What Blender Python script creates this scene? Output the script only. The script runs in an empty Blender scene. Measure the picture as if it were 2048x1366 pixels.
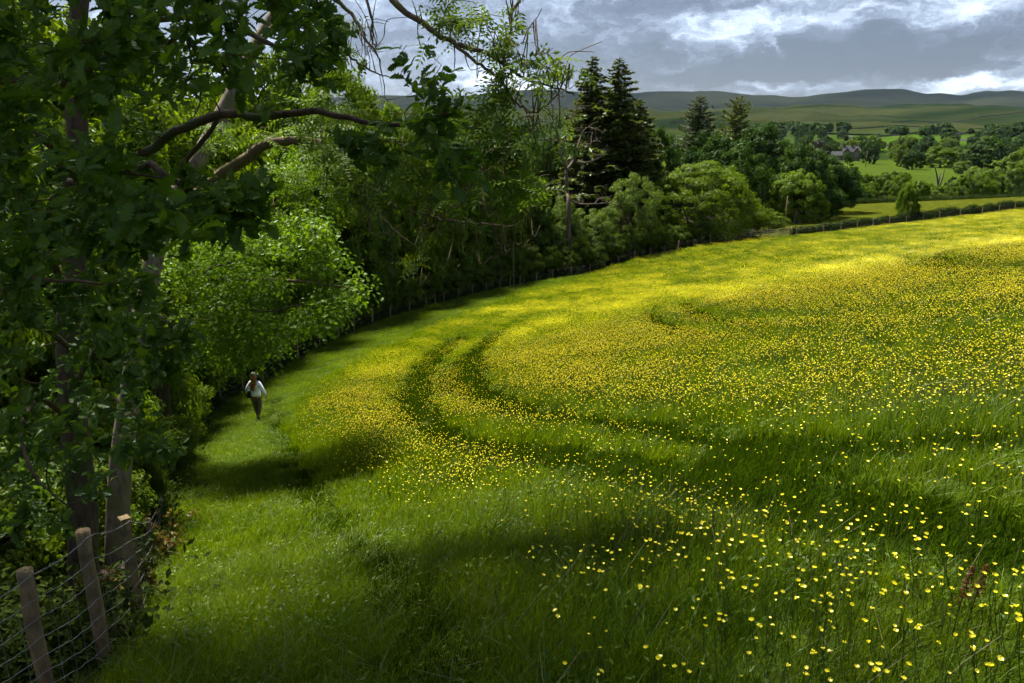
import bpy, math, random
import numpy as np
from mathutils import Vector, Matrix, Euler

random.seed(7); RNG = np.random.default_rng(7)
SC = bpy.context.scene
COL = SC.collection
rad = math.radians

# ------------------------------------------------------------------ camera
F = 1462.0; PITCH = rad(14.68); CP, SP = math.cos(PITCH), math.sin(PITCH)
cam_d = bpy.data.cameras.new('camera'); cam = bpy.data.objects.new('camera', cam_d); COL.objects.link(cam)
cam_d.sensor_width = 36.0; cam_d.lens = 36.0 * F / 2048.0
cam_d.clip_start = 0.05; cam_d.clip_end = 30000
cam.location = (0, 0, 0); cam.rotation_euler = (math.pi / 2 - PITCH, 0, 0)
SC.camera = cam

# ------------------------------------------------------------------ light
SUN_EL, SUN_AZ = 56.0, -29.0            # azimuth measured from +Y (view direction) towards +X
EXPOSURE = 2.08
sd = Vector((math.sin(rad(SUN_AZ)) * math.cos(rad(SUN_EL)), math.cos(rad(SUN_AZ)) * math.cos(rad(SUN_EL)), math.sin(rad(SUN_EL))))
sun_d = bpy.data.lights.new('sun', 'SUN'); sun = bpy.data.objects.new('sun', sun_d); COL.objects.link(sun)
sun_d.energy = 4.2; sun_d.angle = rad(11.0); sun_d.color = (1.0, 0.95, 0.85)
sun.rotation_euler = sd.to_track_quat('Z', 'Y').to_euler()
SC.view_settings.view_transform = 'Standard'; SC.view_settings.look = 'None'
SC.view_settings.gamma = 1.0; SC.view_settings.use_curve_mapping = False
SC.view_settings.exposure = EXPOSURE
SC.render.engine = 'CYCLES'
SC.cycles.max_bounces = 5; SC.cycles.diffuse_bounces = 3; SC.cycles.glossy_bounces = 2
SC.cycles.transmission_bounces = 4; SC.cycles.volume_bounces = 0; SC.cycles.transparent_max_bounces = 6
SC.cycles.use_denoising = True
SC.cycles.use_adaptive_sampling = True; SC.cycles.adaptive_threshold = 0.03; SC.cycles.adaptive_min_samples = 16
SC.cycles.caustics_reflective = False; SC.cycles.caustics_refractive = False

# ------------------------------------------------------------------ pixel rays (2048 px photograph)
def ray(u, v):
    a = (u - 1024.0); b = -(v - 683.0)
    return np.array([a, F * CP + b * SP, b * CP - F * SP]) / F
def pt(u, v, d): return ray(u, v) * d
def azel(u, v):
    r = ray(u, v); return math.atan2(r[0], r[1]), math.atan2(r[2], math.hypot(r[0], r[1]))

# ------------------------------------------------------------------ world: storm-broken cloud over a Nishita sky
W = bpy.data.worlds.new('World'); SC.world = W; W.use_nodes = True
nt = W.node_tree; nt.nodes.clear()
def N(t, **k):
    n = nt.nodes.new(t)
    for a, b in k.items(): setattr(n, a, b)
    return n
def L(a, b): nt.links.new(a, b)
def val(sock, x):
    if hasattr(x, 'is_linked') or isinstance(x, bpy.types.NodeSocket): L(x, sock)
    else: sock.default_value = x
def M(op, a, b=None, c=None):
    n = N('ShaderNodeMath', operation=op); val(n.inputs[0], a)
    if b is not None: val(n.inputs[1], b)
    if c is not None: val(n.inputs[2], c)
    return n.outputs[0]
def build_world():
    tc = N('ShaderNodeTexCoord'); sep = N('ShaderNodeSeparateXYZ'); L(tc.outputs['Generated'], sep.inputs[0])
    X, Y, Z = sep.outputs
    az = M('ARCTAN2', X, Y); el = M('ARCSINE', M('MAXIMUM', M('MINIMUM', Z, 1.0), -1.0))
    comb = N('ShaderNodeCombineXYZ'); L(az, comb.inputs[0]); L(el, comb.inputs[1])
    # ragged edges: warp the cloud coordinates
    def noise(vec, scale, sx, sy, detail, rough=0.55, off=0.0):
        m = N('ShaderNodeMapping'); L(vec, m.inputs[0]); m.inputs['Scale'].default_value = (sx, sy, 1); m.inputs['Location'].default_value = (off, off * .7, off * .3)
        n = N('ShaderNodeTexNoise'); n.noise_dimensions = '3D'; L(m.outputs[0], n.inputs['Vector'])
        n.inputs['Scale'].default_value = scale; n.inputs['Detail'].default_value = detail; n.inputs['Roughness'].default_value = rough
        return n
    wn = noise(comb.outputs[0], 1.0, 16, 30, 6, 0.62, 3.1)
    ws = N('ShaderNodeVectorMath', operation='SUBTRACT'); L(wn.outputs['Color'], ws.inputs[0]); ws.inputs[1].default_value = (.5, .5, .5)
    wm = N('ShaderNodeVectorMath', operation='MULTIPLY'); L(ws.outputs[0], wm.inputs[0]); wm.inputs[1].default_value = (0.16, 0.060, 0)
    wa = N('ShaderNodeVectorMath', operation='ADD'); L(comb.outputs[0], wa.inputs[0]); L(wm.outputs[0], wa.inputs[1])
    P = wa.outputs[0]
    n1 = noise(P, 1.0, 8, 20, 8, 0.6, 1.7); n2 = noise(P, 1.0, 26, 55, 7, 0.62, 5.3)
    acc = M('ADD', M('MULTIPLY', M('SUBTRACT', n1.outputs[0], 0.5), 1.6), M('MULTIPLY', M('SUBTRACT', n2.outputs[0], 0.5), 0.95))
    acc = M('ADD', acc, 0.34)
    #        u     v    su   sv    weight   (features of the cloud field that the photograph shows)
    blobs = [(1560, 48, 150, 32, .36), (1420, 75, 60, 22, .25), (1850, 30, 90, 40, .22), (1985, 10, 70, 40, .14),
             (1300, 120, 190, 36, -.26), (1560, 143, 170, 18, -.42), (1760, 95, 150, 30, -.40), (1960, 105, 120, 22, -.34), (1650, 112, 110, 22, -.2),
             (1150, 120, 120, 30, -.14), (1020, 168, 70, 16, .45), (1560, 167, 55, 10, .40), (1500, 160, 30, 9, .2), (1940, 168, 90, 9, .32), (1700, 160, 90, 12, .12),
             (1548, 104, 16, 16, .40), (1380, 8, 120, 14, -.35), (1150, 20, 100, 22, -.16), (2030, 60, 60, 40, -.08), (1180, 60, 70, 20, .1)]
    for (u, v, su, sv, w) in blobs:
        a, e = azel(u, v)
        s = N('ShaderNodeVectorMath', operation='SUBTRACT'); L(P, s.inputs[0]); s.inputs[1].default_value = (a, e, 0)
        m = N('ShaderNodeVectorMath', operation='MULTIPLY'); L(s.outputs[0], m.inputs[0]); m.inputs[1].default_value = (F / su, F / sv, 0)
        d = N('ShaderNodeVectorMath', operation='DOT_PRODUCT'); L(m.outputs[0], d.inputs[0]); L(m.outputs[0], d.inputs[1])
        g = M('EXPONENT', M('MULTIPLY', d.outputs['Value'], -0.8))
        acc = M('MULTIPLY_ADD', g, w, acc)
    rp = N('ShaderNodeValToRGB'); L(acc, rp.inputs[0])
    e = rp.color_ramp; e.elements[0].position = 0.0; e.elements[0].color = (.026, .031, .046, 1)
    e.elements[1].position = 1.0; e.elements[1].color = (.31, .33, .36, 1)
    for p, c in ((.24, (.043, .051, .074, 1)), (.45, (.092, .111, .150, 1)), (.66, (.19, .222, .275, 1)), (.84, (.27, .29, .325, 1))):
        k = e.elements.new(p); k.color = c
    sky = N('ShaderNodeTexSky'); sky.sky_type = 'NISHITA'; sky.sun_disc = False
    sky.sun_elevation = rad(SUN_EL); sky.sun_rotation = rad(SUN_AZ)
    sm = N('ShaderNodeMix', data_type='RGBA'); sm.blend_type = 'MULTIPLY'; sm.inputs[0].default_value = 1
    L(sky.outputs[0], sm.inputs[6]); sm.inputs[7].default_value = (.07, .07, .07, 1)
    mix = N('ShaderNodeMix', data_type='RGBA'); mix.inputs[0].default_value = 0.90
    L(sm.outputs[2], mix.inputs[6]); L(rp.outputs[0], mix.inputs[7])
    bg = N('ShaderNodeBackground'); L(mix.outputs[2], bg.inputs[0]); bg.inputs[1].default_value = 1.0
    out = N('ShaderNodeOutputWorld'); L(bg.outputs[0], out.inputs[0])
build_world()

# ------------------------------------------------------------------ terrain
CT = [(2048,1366,3.0),(1500,1366,3.25),(1024,1366,3.7),(600,1366,4.5),(210,1366,5.5),(75,1420,4.9),(272,1262,7.0),(312,1145,9.8),
      (517,838,28),(487,785,38),(745,647,65),(820,622,75),(1000,575,90),(1180,545,98),(1355,500,105),(1580,470,108),(1790,450,112),(2048,418,122),
      (1900,890,6.2),(1150,910,11.5),(1150,830,15.5),(1150,700,28),(1500,1000,6.2),(1700,800,10.5),(1500,700,19),(1600,560,44),(1900,520,33)]
CPTS = [pt(*c) for c in CT]
for i in (9, 10, 11, 12, 13):
    p = CPTS[i]; CPTS.append(np.array([p[0] - 22, p[1] + 8, p[2] - 1.5]))
CPTS += [np.array([-16., 6., -5.2]), np.array([-22., 22., -9.8]), np.array([0., -6., -1.2]), np.array([-12., -6., -2.6]), np.array([95., 90., -5.0]), np.array([30., -5., 1.5])]
CPTS = np.array(CPTS)
def _fit():
    X = CPTS[:, :2] / 50.0; n = len(X)
    r = np.linalg.norm(X[:, None] - X[None], axis=2); K = np.where(r > 0, r * r * np.log(r + 1e-12), 0) + 0.002 * np.eye(n)
    A = np.zeros((n + 3, n + 3)); A[:n, :n] = K; A[:n, n] = 1; A[:n, n+1:] = X; A[n, :n] = 1; A[n+1:, :n] = X.T
    return X, np.linalg.solve(A, np.r_[CPTS[:, 2], 0, 0, 0])
TX, TW = _fit()
def _hash(i, j, s):
    h = (i.astype(np.int64) * 374761393 + j.astype(np.int64) * 668265263 + s * 1442695041) & 0x7fffffff
    h = ((h ^ (h >> 13)) * 1274126177) & 0x7fffffff
    return ((h ^ (h >> 16)) & 0xffff) / 65535.0
def vnoise(x, y, s=0):
    xi = np.floor(x); yi = np.floor(y); fx = x - xi; fy = y - yi
    fx = fx * fx * (3 - 2 * fx); fy = fy * fy * (3 - 2 * fy)
    a = _hash(xi, yi, s); b = _hash(xi + 1, yi, s); c = _hash(xi, yi + 1, s); d = _hash(xi + 1, yi + 1, s)
    return (a * (1 - fx) + b * fx) * (1 - fy) + (c * (1 - fx) + d * fx) * fy
def fbm(x, y, s=0, o=4):
    t = 0; a = 0.5
    for k in range(o): t = t + a * (vnoise(x, y, s + k) - .5); x = x * 2.03 + 11.3; y = y * 2.03 + 5.7; a *= .5
    return t
def sst(a, b, x):
    t = np.clip((x - a) / (b - a), 0, 1); return t * t * (3 - 2 * t)
SKYLINE = np.array([(-400,200),(300,195),(700,192),(940,190),(1000,183),(1080,177),(1150,180),(1270,186),(1320,182),(1400,181),(1480,185),(1580,192),(1640,188),(1700,180),(1770,175),(1800,177),(1850,184),(1930,188),(1975,180),(2048,181),(2300,186),(3000,190)], float)
_sl = np.array([ray(u, v) for u, v in SKYLINE]); SL_A = _sl[:, 0] / _sl[:, 1]; SL_T = _sl[:, 2] / _sl[:, 1]
FR = np.array([0, 120, 190, 225, 265, 300, 340, 430, 520, 620, 760, 1000, 1300, 2500, 3100, 4600, 5600, 9000.])
FZ = np.array([-12.8, -12.8, -12.8, -18, -21, -18, -11.5, -9.5, -7.5, -2, 6, 22, 36, 132, 116, 0, 150, 60.])
def z_near(x, y):
    q = np.stack([x, y], -1) / 50.0
    r = np.linalg.norm(q[..., None, :] - TX, axis=-1); k = np.where(r > 0, r * r * np.log(r + 1e-12), 0)
    n = len(TX); return k @ TW[:n] + TW[n] + q @ TW[n+1:]
def z_far(x, y):
    r = np.maximum(y, .62 * np.hypot(x, y)); a = np.where(y > 1, x / np.maximum(y, 1), np.sign(x) * 3)
    z = np.interp(r, FR, FZ)
    z = z + np.interp(a, [0.38, 0.72], [-1.4, 1.4]) * sst(120, 150, r) * (1 - sst(200, 240, r))
    sky_t = np.interp(a, SL_A, SL_T)
    ridge = 4600 * sky_t
    z = z + ridge * np.clip(1 - np.abs(r - 4600) / 1500., 0, 1) ** 1.3
    amp = np.clip((r - 320) / 900., 0, 1)
    z = z + fbm(x / 230., y / 330., 33, 5) * 44 * sst(1050, 1700, r) * (1 - .7 * sst(3900, 4600, r))
    z = z + fbm(x / 190., y / 190., 3, 4) * 14 * amp * (1 - sst(1800, 2500, r)) + fbm(x / 600., y / 600., 9, 5) * 46 * sst(1000, 2000, r) * (1 - 0.8 * sst(3900, 4600, r))
    return z
def _poly_dist(x, y, P):
    P = np.asarray(P, float)[:, :2]; best = np.full(x.shape, 1e9)
    for a, b in zip(P[:-1], P[1:]):
        d = b - a; t = np.clip(((x - a[0]) * d[0] + (y - a[1]) * d[1]) / max(d @ d, 1e-9), 0, 1)
        best = np.minimum(best, np.hypot(x - a[0] - t * d[0], y - a[1] - t * d[1]))
    return best
RUTS = []     # filled below: (polyline, half width, depth)
def rutw(P, hw, r): return hw * np.clip(r / 22, .74 if RUTS and P is RUTS[0][0] else .60, 1.25)
def zt(x, y, ruts=True):
    x = np.asarray(x, float); y = np.asarray(y, float)
    r = np.hypot(x, y); k = sst(126, 160, np.maximum(y, .62 * r))
    z = z_near(x, y) * (1 - k) + z_far(x, y) * k
    z = z + fbm(x / 3.1, y / 3.1, 21, 3) * 0.16 * (1 - k) * sst(3, 9, r)
    if ruts:
        for P, hw, dep in RUTS:
            z = z - dep * np.clip(r / 20, .45, 1) * np.exp(-(_poly_dist(x, y, P) / rutw(P, hw, r)) ** 2)
    return z
def hit(u, v, dmax=400):
    d = np.geomspace(1.2, dmax, 1500); p = ray(u, v)[None] * d[:, None]
    s = p[:, 2] - zt(p[:, 0], p[:, 1], False); i = int(np.argmax(s < 0))
    if s[i] >= 0: i = len(d) - 1
    return p[i]
def gp(u, d):
    x = (u - 1024.0) / F * d; z = -10.0
    for _ in range(12):
        y = (d + z * SP) / CP; z = float(zt(np.array(x), np.array(y)))
    return np.array([x, y, z])
def top_z(p, u, v):
    r = ray(u, v); return r[2] * p[1] / r[1]
def chain(pix): return [hit(u, v) for u, v in pix]

RUT_PIX = [([(930,665),(868,715),(842,750),(828,790),(836,825),(872,862),(940,892),(1010,908),(1100,920),(1300,945),(1500,982),(1700,1022),(1900,1062),(2048,1092)], .90, .32),
           ([(1020,660),(985,680),(945,715),(932,745),(955,782),(1010,812),(1090,832),(1200,845),(1330,868),(1480,893),(1640,905),(1850,900),(2048,890)], .85, .30),
           ([(1440,575),(1360,592),(1315,612),(1302,635),(1330,660),(1420,676),(1560,686),(1760,690),(2048,680)], .42, .12),
           ([(1560,572),(1420,590),(1380,608),(1378,625),(1430,645),(1560,655),(1750,648),(2048,630)], .42, .12),
           ([(1960,482),(1850,500),(1806,520),(1812,538),(1880,548),(2048,552)], .55, .12),
           ([(1990,490),(1900,505),(1878,520),(1892,533),(1960,538)], .55, .12),
           ([(1230,535),(1450,508),(1700,490)], .4, .06),
           ([(1380,570),(1480,566),(1600,560)], .4, .06)]
_r = []
for pix, hw, dep in RUT_PIX: _r.append((np.array(chain(pix)), hw, dep))
PATH_PIX = [(545,800),(560,860),(590,930),(640,1010),(720,1090),(790,1160),(850,1240),(880,1320),(890,1400)]
PATH = np.array(chain(PATH_PIX))
RUTS += [_r[k] for k in range(len(_r))] + [(PATH, .35, .06)]
FENCE_PIX = [(75,1420),(210,1366),(272,1262),(312,1145),(322,1060),(340,965),(372,890),(405,845),(443,805),(487,785),(527,768),(560,737),(597,717),(640,697),(678,679),(708,663),(745,648),(781,635),(820,623),(852,614),(888,604),(945,589),(1000,576),(1040,569),(1105,556),(1180,545),(1237,527),(1300,512),(1356,501),(1420,490),(1480,482),(1520,478)]
FENCE = np.array(chain(FENCE_PIX))
HEDGE_PIX = [(1583,473),(1640,468),(1700,460),(1760,453),(1815,446),(1890,437),(1960,429),(2048,418)]
HEDGE = np.array([hit(u, v) for u, v in HEDGE_PIX])
HEDGE = np.vstack([HEDGE, HEDGE[-1] + (HEDGE[-1] - HEDGE[-3]) * .9])
HEDGE[:, 2] = zt(HEDGE[:, 0], HEDGE[:, 1])
FIELD_POLY = np.vstack([[[-1.5, -3.]], [[-2.9, 3.0]], FENCE[1:, :2], HEDGE[:, :2], [[125, 60]], [[40, -3]]])
FLOWER_EDGE = np.array(chain([(1150,556),(1040,585),(900,640),(790,690),(700,735),(620,785),(580,850),(625,930),(720,985),(850,1075),(960,1180),(1040,1290),(1060,1400)]))[:, :2]
FLOWER_POLY = np.vstack([FLOWER_EDGE, [[0.2, -2.]], [[40, -3]], [[125, 60]], HEDGE[::-1, :2], FENCE[-1:-7:-1, :2]])
def inside(x, y, P):
    r = np.zeros(x.shape, bool); n = len(P)
    for i in range(n):
        a, b = P[i], P[(i + 1) % n]
        c = ((a[1] > y) != (b[1] > y)); r ^= c & (x < (b[0] - a[0]) * (y - a[1]) / (b[1] - a[1] + 1e-12) + a[0])
    return r

# ------------------------------------------------------------------ mesh helpers
def mesh(name, V, F_=None, mats=(), tone=None, fmat=None, smooth=False):
    """V (n,3); F_ list of arrays (m,k)"""
    me = bpy.data.meshes.new(name); V = np.asarray(V, np.float32)
    F_ = [np.asarray(f, np.int32) for f in (F_ or []) if len(f)]
    me.vertices.add(len(V)); me.vertices.foreach_set('co', V.ravel())
    if F_:
        loops = np.concatenate([f.ravel() for f in F_]); tot = np.concatenate([np.full(len(f), f.shape[1], np.int32) for f in F_])
        start = np.concatenate([[0], np.cumsum(tot)[:-1]]).astype(np.int32)
        me.loops.add(len(loops)); me.loops.foreach_set('vertex_index', loops)
        me.polygons.add(len(tot)); me.polygons.foreach_set('loop_start', start)
        try: me.polygons.foreach_set('loop_total', tot)
        except Exception: pass
        if fmat is not None: me.polygons.foreach_set('material_index', np.asarray(fmat, np.int32))
        me.polygons.foreach_set('use_smooth', np.full(len(tot), smooth))
    if tone is not None:
        a = me.attributes.new('tone', 'FLOAT', 'POINT'); a.data.foreach_set('value', np.asarray(tone, np.float32))
    for m in mats: me.materials.append(m)
    me.update(calc_edges=True); me.validate()
    return me
class MB:
    def __init__(s): s.V = []; s.Q = []; s.T = []; s.n = 0; s.tone = []
    def add(s, V, Q=None, T=None, tone=None):
        V = np.asarray(V, float); s.V.append(V)
        if Q is not None and len(Q): s.Q.append(np.asarray(Q) + s.n)
        if T is not None and len(T): s.T.append(np.asarray(T) + s.n)
        s.tone.append(np.broadcast_to(np.asarray(0.5 if tone is None else tone, float), (len(V),)))
        s.n += len(V)
    def tube(s, P, R, k=6, cap=True, tone=None):
        P = np.asarray(P, float); R = np.broadcast_to(np.asarray(R, float), (len(P),)); n = len(P)
        T = np.gradient(P, axis=0); T /= np.linalg.norm(T, axis=1)[:, None] + 1e-9
        ref = np.array([0., 0., 1.]) if abs(T[:, 2]).mean() < .8 else np.array([1., 0., 0.])
        A = np.cross(T, ref); A /= np.linalg.norm(A, axis=1)[:, None] + 1e-9; B = np.cross(T, A)
        th = np.arange(k) * 2 * math.pi / k
        V = P[:, None] + R[:, None, None] * (np.cos(th)[None, :, None] * A[:, None] + np.sin(th)[None, :, None] * B[:, None])
        i = np.arange(n - 1)[:, None]; j = np.arange(k)[None]
        Q = np.stack([i * k + j, i * k + (j + 1) % k, (i + 1) * k + (j + 1) % k, (i + 1) * k + j], -1).reshape(-1, 4)
        V = V.reshape(-1, 3); Tt = []
        if cap:
            V = np.vstack([V, P[-1:], P[:1]])
            for q in range(k): Tt.append(((n - 1) * k + q, (n - 1) * k + (q + 1) % k, n * k)); Tt.append(((q + 1) % k, q, n * k + 1))
        s.add(V, Q, Tt, tone)
    def box(s, c, size, rot=None, tone=None):
        h = np.asarray(size, float) / 2
        V = np.array([(x, y, z) for x in (-1, 1) for y in (-1, 1) for z in (-1, 1)], float) * h
        if rot is not None: V = V @ np.array(rot).T
        s.add(V + np.asarray(c, float), [(0, 1, 3, 2), (4, 6, 7, 5), (0, 4, 5, 1), (2, 3, 7, 6), (0, 2, 6, 4), (1, 5, 7, 3)], None, tone)
    def build(s, name, mat, smooth=False):
        return mesh(name, np.vstack(s.V), ([np.vstack(s.Q)] if s.Q else []) + ([np.vstack(s.T)] if s.T else []), [mat] if mat else [], np.concatenate(s.tone), None, smooth)
ORD = ['first', 'second', 'third', 'fourth', 'fifth', 'sixth', 'seventh', 'eighth', 'ninth', 'tenth', 'eleventh', 'twelfth', 'thirteenth', 'fourteenth', 'fifteenth', 'sixteenth', 'seventeenth', 'eighteenth', 'nineteenth']
ORD += ['twentieth'] + ['twenty-' + k for k in ORD[:9]] + ['thirtieth'] + ['thirty-' + k for k in ORD[:9]] + ['fortieth'] + ['forty-' + k for k in ORD[:9]]
def ob(name, me, parent=None, loc=None, label=None, cat=None, group=None, kind=None):
    o = bpy.data.objects.new(name, me); COL.objects.link(o)
    if parent is not None: o.parent = parent
    if loc is not None: o.location = [float(c) for c in loc]
    if label: o['label'] = label
    if cat: o['category'] = cat
    if group: o['group'] = group
    if kind: o['kind'] = kind
    return o
def smooth_path(P, n=4):
    """Catmull-Rom through points"""
    P = np.asarray(P, float); Q = np.vstack([2 * P[0] - P[1], P, 2 * P[-1] - P[-2]]); out = []
    for i in range(1, len(Q) - 2):
        for t in np.arange(n) / n:
            a, b, c, d = Q[i-1], Q[i], Q[i+1], Q[i+2]
            out.append(.5 * (2*b + (c-a)*t + (2*a-5*b+4*c-d)*t*t + (3*b-a-3*c+d)*t**3))
    out.append(P[-1]); return np.array(out)

# ------------------------------------------------------------------ materials
def newmat(name):
    m = bpy.data.materials.new(name); m.use_nodes = True; t = m.node_tree; t.nodes.clear()
    out = t.nodes.new('ShaderNodeOutputMaterial'); return m, t, out
def tn(t, typ, ins=None, **k):
    n = t.nodes.new(typ)
    for a, b in k.items(): setattr(n, a, b)
    for a, b in (ins or {}).items():
        if isinstance(b, bpy.types.NodeSocket): t.links.new(b, n.inputs[a])
        else: n.inputs[a].default_value = b
    return n
def mixc(t, f, a, b, mode='MIX'):
    n = tn(t, 'ShaderNodeMix', data_type='RGBA'); n.blend_type = mode
    for i, x in ((0, f), (6, a), (7, b)):
        if isinstance(x, bpy.types.NodeSocket): t.links.new(x, n.inputs[i])
        else: n.inputs[i].default_value = (*x, 1) if isinstance(x, tuple) and len(x) == 3 else x
    return n.outputs[2]
def math_(t, op, a, b=0.0):
    n = tn(t, 'ShaderNodeMath', operation=op)
    for i, x in ((0, a), (1, b)):
        if isinstance(x, bpy.types.NodeSocket): t.links.new(x, n.inputs[i])
        else: n.inputs[i].default_value = x
    return n.outputs[0]
def leafmat(name, dark, light, trans=0.38, tcol=None, gloss=.05, rough=.42, patch=0.0, pscale=.12):
    m, t, out = newmat(name)
    at = tn(t, 'ShaderNodeAttribute', attribute_name='tone'); oi = tn(t, 'ShaderNodeObjectInfo')
    f = math_(t, 'ADD', math_(t, 'MULTIPLY', at.outputs['Fac'], .75), math_(t, 'MULTIPLY', oi.outputs['Random'], .25))
    if patch:
        g = tn(t, 'ShaderNodeNewGeometry'); nz = tn(t, 'ShaderNodeTexNoise', {'Vector': g.outputs['Position'], 'Scale': pscale, 'Detail': 4.0})
        f = math_(t, 'ADD', f, math_(t, 'MULTIPLY', math_(t, 'SUBTRACT', nz.outputs[0], .5), patch))
    cl = tn(t, 'ShaderNodeClamp', {0: f})
    c = mixc(t, cl.outputs[0], dark, light)
    d = tn(t, 'ShaderNodeBsdfDiffuse', {'Color': c})
    tc = mixc(t, 1.0, c, tcol or (1.3, 1.25, .55), 'MULTIPLY')
    tr = tn(t, 'ShaderNodeBsdfTranslucent', {'Color': tc})
    ms = tn(t, 'ShaderNodeMixShader', {0: trans, 1: d.outputs[0], 2: tr.outputs[0]})
    sh = ms.outputs[0]
    if gloss:
        gl = tn(t, 'ShaderNodeBsdfGlossy', {'Color': (.8, .9, .8, 1), 'Roughness': rough})
        sh = tn(t, 'ShaderNodeMixShader', {0: gloss, 1: sh, 2: gl.outputs[0]}).outputs[0]
    t.links.new(sh, out.inputs[0]); return m
def barkmat(name, a, b, scale=9.0, moss=None, bump=.6):
    m, t, out = newmat(name); tc = tn(t, 'ShaderNodeTexCoord')
    mp = tn(t, 'ShaderNodeMapping', {0: tc.outputs['Object'], 'Scale': (1, 1, .22)})
    n1 = tn(t, 'ShaderNodeTexNoise', {'Vector': mp.outputs[0], 'Scale': scale * 2.5, 'Detail': 7.0, 'Roughness': .65})
    n2 = tn(t, 'ShaderNodeTexNoise', {'Vector': tc.outputs['Object'], 'Scale': scale * .35, 'Detail': 4.0})
    rp = tn(t, 'ShaderNodeMapRange', {0: n1.outputs[0], 1: .32, 2: .68})
    c = mixc(t, rp.outputs[0], a, b)
    if moss:
        r2 = tn(t, 'ShaderNodeMapRange', {0: n2.outputs[0], 1: .50, 2: .64}); c = mixc(t, r2.outputs[0], c, moss)
    bs = tn(t, 'ShaderNodeBsdfPrincipled', {'Base Color': c, 'Roughness': .9, 'Specular IOR Level': .15})
    bp = tn(t, 'ShaderNodeBump', {'Strength': bump, 'Distance': .02, 'Height': n1.outputs[0]}); t.links.new(bp.outputs[0], bs.inputs['Normal'])
    t.links.new(bs.outputs[0], out.inputs[0]); return m
def plain(name, col, rough=.7, var=.25, scale=8., metal=0., bump=0.):
    m, t, out = newmat(name); tc = tn(t, 'ShaderNodeTexCoord')
    n = tn(t, 'ShaderNodeTexNoise', {'Vector': tc.outputs['Object'], 'Scale': scale, 'Detail': 5.0})
    lo = tuple(x * (1 - var) for x in col); hi = tuple(min(1, x * (1 + var)) for x in col)
    c = mixc(t, n.outputs[0], lo, hi)
    bs = tn(t, 'ShaderNodeBsdfPrincipled', {'Base Color': c, 'Roughness': rough, 'Metallic': metal, 'Specular IOR Level': .3})
    if bump:
        bp = tn(t, 'ShaderNodeBump', {'Strength': bump, 'Distance': .01, 'Height': n.outputs[0]}); t.links.new(bp.outputs[0], bs.inputs['Normal'])
    t.links.new(bs.outputs[0], out.inputs[0]); return m
M_OAK = leafmat('oak_leaf', (.026, .070, .005), (.092, .162, .011), .42, None, .018, .4)
M_OAKSUN = leafmat('young_oak_leaf', (.048, .112, .004), (.138, .225, .008), .46, None, .012)
M_ASH = leafmat('ash_leaf', (.060, .120, .010), (.155, .235, .018), .46, None, .012)
M_BROAD = leafmat('broadleaf', (.042, .086, .004), (.118, .175, .007), .46, None, .01)
M_HAW = leafmat('hawthorn_leaf', (.038, .074, .004), (.100, .145, .008), .42, None, .01)
M_WILLOW = leafmat('willow_leaf', (.050, .092, .014), (.110, .160, .024), .38, None, .01)
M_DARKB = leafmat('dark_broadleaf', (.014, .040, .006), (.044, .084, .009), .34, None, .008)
M_LIME = leafmat('bright_broadleaf', (.050, .100, .005), (.125, .182, .009), .44, None, .01)
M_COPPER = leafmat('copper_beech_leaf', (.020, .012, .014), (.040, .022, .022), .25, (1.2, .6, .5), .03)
M_CONIF = leafmat('spruce_needle', (.036, .056, .010), (.095, .115, .024), .38, None, .02)
M_LARCH = leafmat('larch_needle', (.032, .048, .018), (.064, .082, .028), .25, None, .02)
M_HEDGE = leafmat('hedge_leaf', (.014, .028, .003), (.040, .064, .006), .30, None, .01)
M_BLADE = leafmat('grass_blade', (.026, .070, .0012), (.155, .218, .0035), .46, (1.25, 1.15, .40), .012, .45, .75, .55)
M_BLADE2 = leafmat('pasture_blade', (.075, .105, .006), (.165, .185, .012), .4, (1.2, 1.1, .45), .01)
M_RUT = leafmat('trampled_shaded_blade', (.010, .028, .001), (.045, .078, .002), .3, (1.2, 1.1, .4), .0)  # trampled rut grass, with shade of the rut bank put into its colour
M_SEED = leafmat('grass_seed_head', (.11, .12, .045), (.21, .20, .09), .3, (1, 1, .8), .02)
M_LITTER = leafmat('bramble_leaf', (.012, .022, .005), (.040, .058, .012), .3, None, .0)
M_DOCK = leafmat('dock_seed', (.07, .030, .012), (.15, .065, .030), .3, (1.2, .9, .6), .02)
M_REDSHRUB = leafmat('reddish_leaf', (.10, .045, .014), (.13, .12, .025), .35, None, .03)
M_OAKBARK = barkmat('oak_bark', (.030, .021, .015), (.105, .074, .050), 7, (.050, .058, .022))
M_ASHBARK = barkmat('ash_bark', (.075, .058, .042), (.24, .195, .145), 8, (.12, .115, .055))
M_TWIG = barkmat('ash_twig', (.070, .050, .030), (.165, .120, .070), 20, (.11, .105, .035))
M_BARK = barkmat('tree_bark', (.035, .026, .018), (.11, .085, .06), 5)
M_DEAD = barkmat('dead_wood', (.050, .038, .026), (.135, .105, .075), 6)
M_POST = barkmat('weathered_post', (.12, .084, .042), (.31, .22, .118), 10, (.10, .085, .05), .4)
M_GATE = barkmat('gate_timber', (.18, .145, .10), (.36, .30, .22), 6, None, .3)
M_WIRE = plain('galvanised_wire', (.24, .24, .25), .5, .2, 30, .6)
M_STONE = plain('house_stone', (.085, .075, .066), .9, .35, 1.2, 0, .3)
M_SLATE = plain('slate_roof', (.045, .045, .050), .95, .3, 1.5)
M_GLASS = plain('window_glass', (.03, .035, .045), .15, .1)
M_TRIM = plain('pale_stone_trim', (.38, .35, .30), .8, .15, 2)
M_WALL = plain('dry_stone', (.030, .032, .026), .95, .4, .5)
M_MOSS = leafmat('moss', (.050, .048, .012), (.130, .105, .028), .1, None, .0)

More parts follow.
